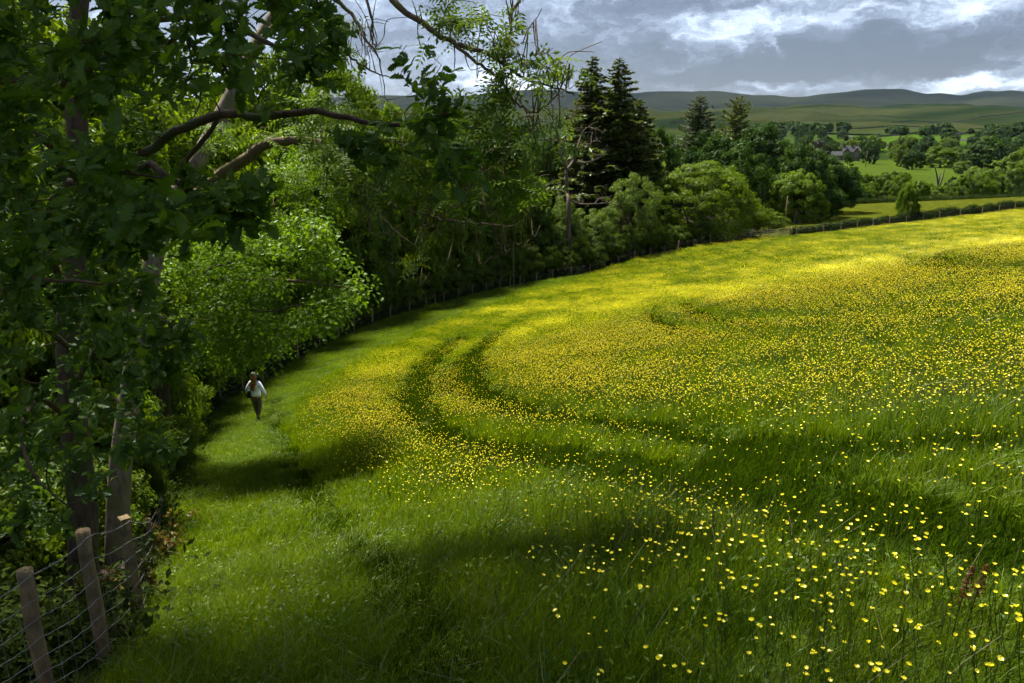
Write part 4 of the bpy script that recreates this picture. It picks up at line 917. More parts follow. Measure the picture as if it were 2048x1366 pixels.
def walls():
    segs = [([(1700, 640), (1735, 760), (1790, 880), (1850, 960), (1940, 960), (2048, 980), (2120, 980)], 'dry stone wall along the top of the high green fields'), ([(1690, 850), (1720, 760), (1770, 680), (1830, 660)], 'dark wall running down beside the central high field'),
            ([(1930, 960), (1900, 860), (1930, 760), (1990, 700)], 'dark wall crossing between the two high green fields'), ([(1980, 940), (2010, 800), (2060, 720)], 'wall slanting down the farthest high field'), ([(1640, 900), (1700, 880), (1760, 900)], 'wall above the copses near the house'),
            ([(1480, 1200), (1650, 1250), (1850, 1200), (2120, 1260)], 'dark wall crossing the lower moor above the copses'), ([(1340, 1500), (1500, 1620), (1760, 1600), (2100, 1700)], 'high wall contouring across the upper moor'), ([(1000, 700), (1060, 760), (1120, 800)], 'wall on the slope seen beneath the ash twigs')]
    for pts, lab in segs:
        P = smooth_path([gp(u, d) for u, d in pts], 10); mb = MB(); n = len(P); dr = np.gradient(P[:, :2], axis=0); dr /= np.linalg.norm(dr, axis=1)[:, None]; nr = np.stack([-dr[:, 1], dr[:, 0]], -1)
        zb = zt(P[:, 0], P[:, 1]); V = []
        for sx, zz in ((-.7, -1.), (-.45, 1.9), (.45, 1.9), (.7, -1.)): V.append(np.c_[P[:, :2] + nr * sx, zb + zz + RNG.normal(size=n) * .12])
        V = np.stack(V, 1).reshape(-1, 3); i = np.arange(n - 1)[:, None]; j = np.arange(3)[None]; Q = np.stack([i * 4 + j, i * 4 + j + 1, (i + 1) * 4 + j + 1, (i + 1) * 4 + j], -1).reshape(-1, 4)
        mb.add(V, Q); ob('stone_wall', mb.build('stone_wall', M_WALL), label=lab, cat='wall')
walls()

# ------------------------------------------------------------------ stone house
def house():
    b = gp(1694, 520); root = ob('stone_house', None, loc=b, label='grey stone house with gables beside dark trees across the valley', cat='house'); root.rotation_euler = (0, 0, -.35)
    def gable(name, x0, x1, y0, y1, h, rh, axis):
        V = [(x0, y0, -1.5), (x1, y0, -1.5), (x1, y1, -1.5), (x0, y1, -1.5), (x0, y0, h), (x1, y0, h), (x1, y1, h), (x0, y1, h)]; Q = [(0, 1, 5, 4), (1, 2, 6, 5), (2, 3, 7, 6), (3, 0, 4, 7)]; xm, ym = (x0 + x1) / 2, (y0 + y1) / 2
        if axis == 'x': V += [(x0, ym, h + rh), (x1, ym, h + rh)]; T = [(4, 7, 8), (5, 9, 6)]; E = [((x0 - .3, y0 - .4, h - .25), (x1 + .3, y0 - .4, h - .25), (x1 + .3, ym, h + rh + .12), (x0 - .3, ym, h + rh + .12)), ((x1 + .3, y1 + .4, h - .25), (x0 - .3, y1 + .4, h - .25), (x0 - .3, ym, h + rh + .12), (x1 + .3, ym, h + rh + .12))]
        else: V += [(xm, y0, h + rh), (xm, y1, h + rh)]; T = [(4, 5, 8), (6, 7, 9)]; E = [((x0 - .4, y1 + .3, h - .25), (x0 - .4, y0 - .3, h - .25), (xm, y0 - .3, h + rh + .12), (xm, y1 + .3, h + rh + .12)), ((x1 + .4, y0 - .3, h - .25), (x1 + .4, y1 + .3, h - .25), (xm, y1 + .3, h + rh + .12), (xm, y0 - .3, h + rh + .12))]
        ob('wall', mesh('wall', V, [Q, T], [M_STONE]), root); mb = MB()
        for e in E: e = np.array(e); mb.add(np.vstack([e, e + [0, 0, .18]]), [(0, 1, 2, 3), (4, 5, 6, 7), (0, 1, 5, 4), (1, 2, 6, 5), (2, 3, 7, 6), (3, 0, 4, 7)])
        return ob('roof', mb.build('roof', M_SLATE), root)
    r1 = gable('m', -3.5, 8, 0, 7, 6.2, 3.6, 'x'); gable('g1', -2.8, 1.2, -1.4, 2, 6.0, 3.0, 'y'); gable('g2', 3.6, 7.4, -1.4, 2, 6.0, 3.0, 'y'); gable('w', -10.5, -3.45, 1, 6.4, 3.6, 2.6, 'x')
    for x, y in ((-3.0, 3.5), (7.4, 3.5), (2.4, 3.5)):
        mb = MB(); mb.box((x, y, 10.2), (1.3, .9, 2.6)); mb.box((x, y, 11.6), (1.5, 1.1, .25)); ob('chimney', mb.build('chimney', M_STONE), r1)
    for x, z, y in ((-.8, 1.6, -1.4), (-.8, 4.5, -1.4), (5.5, 1.6, -1.4), (5.5, 4.5, -1.4), (2.4, 4.4, 0), (-8.6, 1.6, 1), (-6, 1.6, 1)):
        mb = MB(); mb.box((x, y - .03, z), (1.5, .12, 1.9)); w = ob('window', mb.build('window', M_TRIM), root)
        for s in (-.34, .34): mb = MB(); mb.box((x + s, y - .10, z), (.58, .04, 1.6)); ob('pane', mb.build('pane', M_GLASS), w)
    mb = MB(); mb.box((2.4, -.06, 1.0), (1.2, .12, 2.1)); ob('door', mb.build('door', M_GATE), root)
house()

# ------------------------------------------------------------------ walking woman
def person():
    M_SHIRT = plain('pale_shirt', (.80, .82, .88), .85, .10, 14); M_TROU = plain('olive_trousers', (.105, .088, .056), .9, .25, 20); M_HAIR = plain('red_hair', (.26, .066, .018), .55, .45, 40)
    M_SKIN = plain('skin', (.50, .30, .22), .55, .05); M_CAP = plain('cap_cloth', (.23, .20, .16), .9, .3, 14); M_BAG = plain('black_bag', (.010, .010, .014), .6, .1); M_BOOT = plain('boot', (.030, .022, .016), .7, .2)
    p = hit(516, 838); p[2] = float(zt(p[0], p[1])) + .02
    root = ob('person', None, loc=p, label='woman with long red hair in pale shirt and olive trousers walking away along the fence', cat='person'); root.rotation_euler = (0, 0, -.12); root.scale = (1.06, 1.06, 1.05)
    def skin(name, J, E, mat, rootv=0, parent=root, sub=2):
        names = list(J); me = bpy.data.meshes.new(name); me.from_pydata([J[n][0] for n in names], [(names.index(a), names.index(b)) for a, b in E], []); o = ob(name, me, parent); me.materials.append(mat)
        md = o.modifiers.new('skin', 'SKIN'); md.use_smooth_shade = True
        for i, n in enumerate(names): r = J[n][1]; me.skin_vertices[0].data[i].radius = r if isinstance(r, tuple) else (r, r)
        me.skin_vertices[0].data[rootv].use_root = True; s = o.modifiers.new('sub', 'SUBSURF'); s.levels = sub; s.render_levels = sub; return o
    # y forward; left foot forward, right heel lifting
    J = {'pelvis': ((0, 0, .93), (.15, .12)), 'waist': ((0, .0, 1.08), (.125, .10)), 'chest': ((0, .01, 1.28), (.15, .11)), 'neckb': ((0, 0, 1.43), .065), 'neck': ((0, .01, 1.50), .052), 'head': ((0, .025, 1.58), (.078, .09)), 'crown': ((0, .02, 1.66), (.07, .085)),
         'shl': ((-.17, 0, 1.38), .055), 'ell': ((-.29, -.03, 1.13), .042), 'wrl': ((-.345, .05, .91), .028), 'pll': ((-.35, .075, .84), (.035, .018)), 'shr': ((.17, 0, 1.38), .055), 'elr': ((.30, -.05, 1.13), .042), 'wrr': ((.385, -.02, .92), .028), 'plr': ((.39, -.01, .85), (.035, .018)),
         'hpl': ((-.09, 0, .86), .095), 'knl': ((-.085, .10, .48), .06), 'anl': ((-.08, .16, .09), .04), 'tol': ((-.085, .30, .035), .035), 'hpr': ((.09, 0, .86), .095), 'knr': ((.085, .02, .47), .06), 'anr': ((.08, -.16, .13), .04), 'tor': ((.085, -.06, .035), .035)}
    E = [('pelvis','waist'),('waist','chest'),('chest','neckb'),('neckb','neck'),('neck','head'),('head','crown'),('chest','shl'),('shl','ell'),('ell','wrl'),('wrl','pll'),('chest','shr'),('shr','elr'),('elr','wrr'),('wrr','plr'),('pelvis','hpl'),('hpl','knl'),('knl','anl'),('anl','tol'),('pelvis','hpr'),('hpr','knr'),('knr','anr'),('anr','tor')]
    for s, pl in (('l', -1), ('r', 1)):
        px, py, pz = J['pl' + s][0]
        for k, (dx, dy, ln) in enumerate(((0, .028, .060), (0, .010, .072), (0, -.008, .068), (0, -.024, .054))):
            a, b = f'f{s}{k}a', f'f{s}{k}b'; J[a] = ((px, py + dy, pz - .03), .0095); J[b] = ((px - pl * .018, py + dy, pz - .03 - ln), .008); E += [('pl' + s, a), (a, b)]
        a = f't{s}'; J[a] = ((px - pl * .012, py + .05, pz - .035), .010); E.append(('pl' + s, a))
    skin('body', J, E, M_SKIN)
    Js = {'hem': ((0, -.005, .86), (.215, .165)), 'hip': ((0, -.005, .95), (.21, .165)), 'waist': ((0, 0, 1.10), (.18, .14)), 'chest': ((0, 0, 1.28), (.175, .13)), 'neckb': ((0, 0, 1.42), .085), 'col': ((0, .01, 1.47), .065), 'shl': ((-.165, 0, 1.37), .075), 'ell': ((-.29, -.03, 1.13), .074), 'wrl': ((-.345, .045, .92), .064), 'shr': ((.165, 0, 1.37), .075), 'elr': ((.30, -.05, 1.13), .074), 'wrr': ((.385, -.02, .93), .066)}
    skin('shirt', Js, [('hem','hip'),('hip','waist'),('waist','chest'),('chest','neckb'),('neckb','col'),('chest','shl'),('shl','ell'),('ell','wrl'),('chest','shr'),('shr','elr'),('elr','wrr')], M_SHIRT, 3)
    Jt = {'p': ((0, 0, .92), (.165, .14)), 'hl': ((-.095, .01, .80), .115), 'kl': ((-.09, .10, .48), .095), 'al': ((-.08, .15, .13), .072), 'hr': ((.095, 0, .80), .115), 'kr': ((.093, .02, .47), .095), 'ar': ((.085, -.13, .16), .070)}
    skin('trousers', Jt, [('p','hl'),('hl','kl'),('kl','al'),('p','hr'),('hr','kr'),('kr','ar')], M_TROU)
    for x, y, z, hl in ((-.08, .15, .10, 0), (.082, -.15, .12, 1)):
        skin('boot', {'a': ((x, y, z + .03), .055), 'h': ((x, y - .02, z - .04 + .02 * hl), .05), 't': ((x, y + .14, .045), .045)}, [('a','h'),('h','t')], M_BOOT)
    Jh = {'t': ((0, 0, 1.66), (.09, .08)), 'b': ((0, -.055, 1.56), (.10, .065)), 'n': ((-.005, -.085, 1.44), (.115, .055)), 'm': ((-.012, -.135, 1.30), (.105, .045)), 'l': ((-.018, -.145, 1.18), (.075, .035)), 'e': ((-.02, -.14, 1.10), (.03, .02))}
    skin('hair', Jh, [('t','b'),('b','n'),('n','m'),('m','l'),('l','e')], M_HAIR)
    mb = MB(); th = np.linspace(0, 2 * math.pi, 17)[:-1]; rings = [(1.0, 0), (.99, .03), (.93, .065), (.78, .10), (.5, .125), (.15, .135)]
    V = np.vstack([np.c_[.108 * r * np.cos(th), .02 + .118 * r * np.sin(th), np.full(16, 1.645 + z)] for r, z in rings]); Q = [(i * 16 + j, i * 16 + (j + 1) % 16, (i + 1) * 16 + (j + 1) % 16, (i + 1) * 16 + j) for i in range(5) for j in range(16)]; mb.add(V, Q)
    bx = [(.085 * c, .02 + .118 + .085 * s) for c, s in ((-1, 0), (-.85, .6), (-.4, .95), (.4, .95), (.85, .6), (1, 0))]; vb = np.array([(x, y, 1.655) for x, y in bx] + [(x, y, 1.645) for x, y in bx] + [(-.085, .08, 1.66), (.085, .08, 1.66)]); mb.add(vb, None, [(0, 1, 2), (0, 2, 3), (0, 3, 4), (0, 4, 5), (6, 8, 7), (6, 9, 8), (6, 10, 9), (6, 11, 10), (12, 0, 5), (12, 5, 13)])
    ob('cap', mb.build('cap', M_CAP, True), root)
    Rz = Matrix.Rotation(-.12, 3, 'Z'); bp = Vector(p) + Rz @ Vector((-.20, -.06, 0)); bag = ob('shoulder_bag', None, loc=bp, label='black shoulder bag hanging at the walking woman\'s hip', cat='bag'); bag.rotation_euler = (0, 0, -.12); bag.scale = (1.06, 1.06, 1.05)
    mb = MB(); V = []
    for z, sx, sy in ((.84, .05, .10), (.86, .062, .12), (1.0, .058, .115), (1.07, .045, .09)): V += [(-sx, -sy, z), (sx, -sy, z), (sx, sy, z), (-sx, sy, z)]
    Q = [(i * 4 + j, i * 4 + (j + 1) % 4, (i + 1) * 4 + (j + 1) % 4, (i + 1) * 4 + j) for i in range(3) for j in range(4)] + [(3, 2, 1, 0), (12, 13, 14, 15)]; mb.add(V, Q); ob('pouch', mb.build('pouch', M_BAG), bag)
    mb = MB(); S = smooth_path([(.0, -.10, 1.02), (.08, -.115, 1.12), (.17, -.10, 1.24), (.28, -.06, 1.40), (.31, .06, 1.44), (.26, .17, 1.34), (.12, .20, 1.16), (.0, .12, 1.03)], 4); mb.tube(S, .014, 5, False); ob('strap', mb.build('strap', M_BAG), bag)
person()

# ------------------------------------------------------------------ mossy stumps and low plants by the near fence
def stumps():
    for i, (u, d, s, lab) in enumerate(((205, 7.6, .55, 'mossy ochre stump behind the near fence, beside the ash trunk'), (112, 6.9, .5, 'mossy fallen log behind the near fence, below the oak'), (268, 8.3, .45, 'brown mossy mound at the foot of the ash'))):
        b = gp(u, d); rng = np.random.default_rng(i); root = ob('mossy_stump', None, loc=b, label=lab, cat='stump'); mb = MB()
        if i == 1: mb.tube(np.array([[-.6, .1, .06], [-.2, 0, .11], [.25, -.05, .12], [.6, 0, .08]]), [.09, .11, .10, .07], 10)
        else: mb.tube(np.array([[0, 0, -.1], [0, 0, .15], [.02, 0, .35], [.03, .02, s]]), [.26, .22, .17, .12], 11)
        ob('wood', mb.build('wood', M_OAKBARK, True), root); n = 5200; th = rng.uniform(0, 6.28, n); z = rng.random(n) * s; r = (.27 - .14 * z / s) + rng.normal(size=n) * .02
        C = np.c_[np.cos(th) * r, np.sin(th) * r, z] if i != 1 else np.c_[rng.uniform(-.6, .6, n), np.cos(th) * .12, .10 + np.abs(np.sin(th)) * .12]
        V, Q, T = leaf_quads(C, rng.normal(size=(n, 3)), .05, .03, rng, rng.random(n)); ob('moss', mesh('moss', V, [Q], [M_MOSS], T), root, kind='stuff')
    b = gp(338, 10.2); rng = np.random.default_rng(4); root = ob('red_leaved_shrub', None, loc=b, label='small shrub with reddish leaves in the grass beside the last near fence post', cat='shrub'); mb = MB(); C = []
    for i in range(16):
        e = np.array([rng.normal() * .22, rng.normal() * .2, rng.uniform(.3, .75)]); P = smooth_path([(0, 0, -.05), e * [.3, .3, .5], e], 3); mb.tube(P, np.linspace(.008, .003, len(P)), 4); C += [P[k] + rng.normal(size=3) * .05 for k in rng.integers(2, len(P), 16)]
    ob('stems', mb.build('stems', M_TWIG), root); C = np.array(C); V, Q, T = leaf_quads(C, rng.normal(size=C.shape) + [0, 0, .5], .075, .045, rng, rng.random(len(C)), .1); ob('leaves', mesh('shrub_leaves', V, [Q], [M_REDSHRUB], T), root, kind='stuff')
stumps()

# ------------------------------------------------------------------ grass: blades in patches, spread by geometry nodes
def instancer(name, pos, rot, scl, vi, meshes, label, mats=None):
    coll = bpy.data.collections.new(name + '_source')
    for i, m in enumerate(meshes): coll.objects.link(bpy.data.objects.new('%s_%02d' % (name, i), m))
    me = bpy.data.meshes.new(name); me.vertices.add(len(pos)); me.vertices.foreach_set('co', np.asarray(pos, np.float32).ravel())
    for n, a in (('rot', rot), ('scl', scl)): at = me.attributes.new(n, 'FLOAT_VECTOR', 'POINT'); at.data.foreach_set('vector', np.asarray(a, np.float32).ravel())
    at = me.attributes.new('vi', 'INT', 'POINT'); at.data.foreach_set('value', np.asarray(vi, np.int32)); me.update()
    o = ob(name, me, label=label, kind='stuff')
    g = bpy.data.node_groups.new(name, 'GeometryNodeTree'); g.interface.new_socket('Geometry', in_out='INPUT', socket_type='NodeSocketGeometry'); g.interface.new_socket('Geometry', in_out='OUTPUT', socket_type='NodeSocketGeometry')
    nd = g.nodes; gi = nd.new('NodeGroupInput'); go = nd.new('NodeGroupOutput'); ip = nd.new('GeometryNodeInstanceOnPoints'); ci = nd.new('GeometryNodeCollectionInfo')
    ci.inputs['Collection'].default_value = coll; ci.inputs['Separate Children'].default_value = True; ci.inputs['Reset Children'].default_value = True
    def na(n, t): k = nd.new('GeometryNodeInputNamedAttribute'); k.data_type = t; k.inputs['Name'].default_value = n; return next(s for s in k.outputs if s.enabled and s.name == 'Attribute')
    lk = g.links.new; lk(gi.outputs[0], ip.inputs['Points']); lk(ci.outputs[0], ip.inputs['Instance']); ip.inputs['Pick Instance'].default_value = True
    lk(na('vi', 'INT'), ip.inputs['Instance Index']); lk(na('rot', 'FLOAT_VECTOR'), ip.inputs['Rotation']); lk(na('scl', 'FLOAT_VECTOR'), ip.inputs['Scale']); lk(ip.outputs[0], go.inputs[0])
    md = o.modifiers.new('spread', 'NODES'); md.node_group = g; return o
def blades(seed, n, R, h0, h1, w, lean=.5, seg=3, mat=None, tonelo=0., seedheads=0):
    rng = np.random.default_rng(seed); r = R * np.sqrt(rng.random(n)); th = rng.uniform(0, 6.28, n); B = np.c_[r * np.cos(th), r * np.sin(th), np.full(n, -.03)]
    h = rng.uniform(h0, h1, n) * rng.uniform(.75, 1, n); dr = rng.normal(size=(n, 2)) * .55 + [.30, -.10]; dr /= np.maximum(np.linalg.norm(dr, axis=1), .35)[:, None]; ln = h * rng.uniform(.15, lean * 1.5, n)
    fa = rng.uniform(0, 3.14, n); sx = np.c_[np.cos(fa), np.sin(fa), np.zeros(n)]; V = []; ww = w * rng.uniform(.6, 1.3, n)
    for k in range(seg + 1):
        t = k / seg; c = B + np.c_[dr * (ln * t * t)[:, None], h * (t - .22 * t * t * (ln / h))]; wd = (ww * (1 - t) ** .6)[:, None] * .5
        if k < seg: V += [c - sx * wd, c + sx * wd]
        else: V += [c]
    V = np.stack(V, 1); k = V.shape[1]; o = (np.arange(n) * k)[:, None]
    Q = np.concatenate([o + np.array([[2*i, 2*i+1, 2*i+3, 2*i+2]]) for i in range(seg - 1)]); T = o + np.array([[2*seg-2, 2*seg-1, 2*seg]]); tone = np.repeat(np.clip(tonelo + rng.random(n) * .9, 0, 1), k)
    V = V.reshape(-1, 3); return V, Q, T, tone
def blade_mesh(name, *a, heads=0, leafy=0, **k):
    V, Q, T, tone = blades(*a, **k); mats = [M_BLADE]; fm = None
    fs = [Q, T]; fm = np.zeros(len(Q) + len(T), int)
    if heads:
        rng = np.random.default_rng(a[0] + 500); mb = MB(); R = a[2]
        for i in range(heads):
            r = R * math.sqrt(rng.random()); t = rng.uniform(0, 6.28); b = np.array([r * math.cos(t), r * math.sin(t), 0]); h = a[4] * rng.uniform(.95, 1.3); e = b + [rng.normal() * .12 + .06, rng.normal() * .1, h]; m = b + [0, 0, h * .55]
            P = smooth_path([b, m, e], 3); mb.tube(P, np.r_[np.full(4, .0006), .0014, .0017, .0007][:len(P)], 3, False)
        v2 = np.vstack(mb.V); q2 = np.vstack(mb.Q) + len(V); V = np.vstack([V, v2]); tone = np.r_[tone, rng.random(len(v2))]; fs = [np.vstack([Q, q2]), T]; mats = [M_BLADE, M_SEED]; fm = np.r_[np.zeros(len(Q), int), np.ones(len(q2), int), np.zeros(len(T), int)]
    if leafy:
        rng = np.random.default_rng(a[0] + 900); C = np.c_[rng.normal(size=(leafy, 2)) * a[2] * .5, rng.uniform(.03, a[4] * .55, leafy)]; lv, lq, lt = leaf_quads(C, np.array([0, 0, .8])[None] + rng.normal(size=(leafy, 3)) * .45, rng.uniform(.03, .06, leafy), rng.uniform(.016, .034, leafy), rng, rng.random(leafy) * .6, .15)
        fm = np.r_[fm[:len(fs[0])], np.zeros(len(lq), int), fm[len(fs[0]):]]; fs = [np.vstack([fs[0], lq + len(V)]), fs[1]]; V = np.vstack([V, lv]); tone = np.r_[tone, lt]
    return mesh(name, V, fs, mats, tone, fm)
def frustum(x, y, mu=1.09, z=None):
    z = zt(x, y, False) if z is None else z; dep = y * CP - z * SP; u = F * x / np.maximum(dep, .2); v = -F * (y * SP + z * CP) / np.maximum(dep, .2)
    return (dep > 1.2) & (np.abs(u) < 1024 * mu + 1200 / np.maximum(dep, 1)) & (v < 683 * mu + 900 / np.maximum(dep, 1)), dep
def rutdist(x, y, path=False):
    best = np.full(x.shape, 9.)
    for P, hw, dep in (RUTS[:-1] if not path else RUTS): best = np.minimum(best, _poly_dist(x, y, P) / rutw(P, hw, np.hypot(x, y)))
    return best
def headland(x, y):
    """1 in the flower-free strip along the fence"""
    return (~inside(x, y, FLOWER_POLY)).astype(float)
def grass():
    rng = np.random.default_rng(77)
    near = [blade_mesh('grass_near', s, 230, .20, .10, .36, .0058, lean=.6, heads=(4 if s % 3 == 0 else 1), leafy=(0, 26, 0, 14, 40, 0)[s]) for s in range(6)]
    mid = [blade_mesh('grass_mid', 20 + s, 480, .40, .11, .34, .0095, lean=.5, heads=(3 if s % 2 == 0 else 0), leafy=(0, 40, 0, 60, 0)[s]) for s in range(5)]
    far = [blade_mesh('grass_far', 40 + s, 400, .62, .12, .33, .022, lean=.5, seg=2) for s in range(5)]
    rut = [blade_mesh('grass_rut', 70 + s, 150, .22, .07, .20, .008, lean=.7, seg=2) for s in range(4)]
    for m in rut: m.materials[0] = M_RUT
    meshes = near + mid + far + rut; P_, S_, I_ = [], [], []
    def scatter(n, x0, x1, y0, y1, d0, d1, base, cnt):
        g = 1 / math.sqrt(n / ((x1 - x0) * (y1 - y0))); x, y = np.meshgrid(np.arange(x0, x1, g), np.arange(y0, y1, g)); x = x.ravel() + rng.uniform(-.5, .5, x.size) * g; y = y.ravel() + rng.uniform(-.5, .5, y.size) * g; z = zt(x, y, False); ok, dep = frustum(x, y, 1.09, z); ok &= (dep >= d0) & (dep < d1) & inside(x, y, FIELD_POLY); x, y, z = x[ok], y[ok], zt(x[ok], y[ok])
        rd = rutdist(x, y); pd = _poly_dist(x, y, PATH); hs = (1 - .85 * (1 - sst(.75, 1.15, rd))) * (1 - .55 * np.exp(-(pd / .3) ** 2)); hl = headland(x, y); hs *= 1 - hl * np.interp(np.hypot(x, y), [4, 10, 18, 60], [.10, .30, .58, .50]); hs *= 1 + .9 * fbm(x / 1.3, y / 1.3, 80, 3) + .5 * fbm(x / 5., y / 5., 90, 2); keep = (rd > .85) & (rng.random(len(x)) < np.clip(hs * 1.8, 0.3, 1))
        x, y, z, hs = x[keep], y[keep], z[keep], hs[keep]; sc = rng.uniform(.85, 1.15, len(x)); P_.append(np.c_[x, y, z]); S_.append(np.c_[sc, sc, np.clip(hs, .16, 1.6) * rng.uniform(.85, 1.15, len(x))]); I_.append(base + rng.integers(0, cnt, len(x)))
    scatter(9 * 12 * 17, -5, 7, 1.2, 10.2, 1.2, 9.5, 0, 6)
    scatter(46 * 34 * 4.6, -18, 28, 6, 40, 9.0, 36, 6, 5)
    scatter(125 * 115 * 2.1, -20, 105, 28, 143, 35, 160, 11, 5)
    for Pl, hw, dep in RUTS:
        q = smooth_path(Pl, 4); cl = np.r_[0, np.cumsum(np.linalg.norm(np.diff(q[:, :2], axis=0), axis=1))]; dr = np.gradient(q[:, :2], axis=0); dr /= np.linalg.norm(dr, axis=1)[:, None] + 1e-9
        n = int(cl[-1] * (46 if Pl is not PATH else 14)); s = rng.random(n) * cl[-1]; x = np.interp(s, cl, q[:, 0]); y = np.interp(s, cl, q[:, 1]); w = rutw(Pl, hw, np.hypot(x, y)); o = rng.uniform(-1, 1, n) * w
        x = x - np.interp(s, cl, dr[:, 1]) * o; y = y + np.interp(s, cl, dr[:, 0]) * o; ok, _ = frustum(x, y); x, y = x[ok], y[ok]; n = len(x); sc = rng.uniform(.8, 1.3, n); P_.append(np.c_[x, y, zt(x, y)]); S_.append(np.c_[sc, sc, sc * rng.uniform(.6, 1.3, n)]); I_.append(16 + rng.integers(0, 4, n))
    Pp = np.vstack(P_); n = len(Pp); rot = np.c_[rng.normal(size=n) * .05, rng.normal(size=n) * .05, rng.normal(size=n) * .5]
    instancer('grass', Pp, rot, np.vstack(S_), np.concatenate(I_), meshes, 'tall green meadow grass covering the whole sloping field')
    far2 = [m.copy() for m in far[:4]]
    for m in far2: m.materials[0] = M_BLADE2
    # second field beyond the near hedge
    n = 9000; u = rng.uniform(1560, 2200, n); d = rng.uniform(112, 195, n); x = (u - 1024) / F * d; y = d * .99; z = zt(x, y); k = ~inside(x, y, FIELD_POLY); x, y, z = x[k], y[k], z[k]; n = len(x)
    sc = rng.uniform(1., 1.5, n); instancer('pasture_grass', np.c_[x, y, z], np.c_[np.zeros(n), np.zeros(n), rng.uniform(0, 6, n)], np.c_[sc, sc, rng.uniform(.35, .7, n)], rng.integers(0, 4, n), far2, 'shorter yellow-green grass of the second field beyond the near hedge')
grass()

def undergrowth():
    rng = np.random.default_rng(55); ms = []
    for s in range(3):
        n = 260; C = np.c_[rng.normal(size=(n, 2)) * .28, np.abs(rng.normal(size=n)) * .16 + .02]; V, Q, T = leaf_quads(C, np.array([0, 0, .8])[None] + rng.normal(size=(n, 3)) * .5, rng.uniform(.04, .10, n), rng.uniform(.03, .055, n), rng, rng.random(n), .1)
        V2, Q2, T2, t2 = blades(900 + s, 60, .35, .12, .4, .005); nv = len(V); ms.append(mesh('bramble_patch', np.vstack([V, V2]), [np.vstack([Q, Q2 + nv]), T2 + nv], [M_LITTER], np.r_[T, t2]))
    cl = np.r_[0, np.cumsum(np.linalg.norm(np.diff(FENCE[:, :2], axis=0), axis=1))]; pos = []
    for i in range(2600):
        s = rng.uniform(0, 34) if i < 1500 else rng.uniform(0, cl[-1]); pos.append(along(s, rng.uniform(.75, 4.5) if i < 1500 else rng.uniform(.2, 1.8)))
    pos = np.array(pos); n = len(pos); sc = rng.uniform(.7, 1.5, n); instancer('undergrowth', pos, np.c_[np.zeros((n, 2)), rng.uniform(0, 6.28, n)], np.c_[sc, sc, sc], rng.integers(0, 3, n), ms, 'dark brambles and weeds on the wood floor behind the fence')
undergrowth()

# ------------------------------------------------------------------ buttercups
def petalmat():
    m, t, out = newmat('buttercup_petal'); at = tn(t, 'ShaderNodeAttribute', attribute_name='tone'); c = mixc(t, at.outputs['Fac'], (.76, .65, .008), (.92, .85, .035))
    d = tn(t, 'ShaderNodeBsdfDiffuse', {'Color': c}); tr = tn(t, 'ShaderNodeBsdfTranslucent', {'Color': c}); ms = tn(t, 'ShaderNodeMixShader', {0: .48, 1: d.outputs[0], 2: tr.outputs[0]}); gl = tn(t, 'ShaderNodeBsdfGlossy', {'Color': (1, .95, .7, 1), 'Roughness': .25}); m2 = tn(t, 'ShaderNodeMixShader', {0: .06, 1: ms.outputs[0], 2: gl.outputs[0]})
    t.links.new(m2.outputs[0], out.inputs[0]); return m
M_PETAL = petalmat(); M_STEM = leafmat('buttercup_stem', (.045, .075, .010), (.08, .12, .02), .2, None, .02)
def head_geo(r, cup=.55, k=5):
    V = []; Q = []
    for i in range(k):
        a = i * 2 * math.pi / k; c, s = math.cos(a), math.sin(a)
        def p(x, y, z): return (x * c - y * s, x * s + y * c, z)
        n = len(V); w = .62 * r; V += [p(.05 * r, 0, 0), p(.62 * r, -w, .62 * r * cup), p(1.0 * r, -.3 * r, r * cup), p(1.0 * r, .3 * r, r * cup), p(.62 * r, w, .62 * r * cup), p(.66 * r, 0, .42 * r * cup)]
        Q += [(n, n + 1, n + 5), (n + 1, n + 2, n + 5), (n + 2, n + 3, n + 5), (n + 3, n + 4, n + 5), (n + 4, n, n + 5)]
    a = np.arange(6) * math.pi / 3; n = len(V); V += [(.26 * r * math.cos(t), .26 * r * math.sin(t), .30 * r) for t in a] + [(0, 0, .42 * r)]; Q += [(n + i, n + (i + 1) % 6, n + 6) for i in range(6)]
    return np.array(V), np.array(Q)
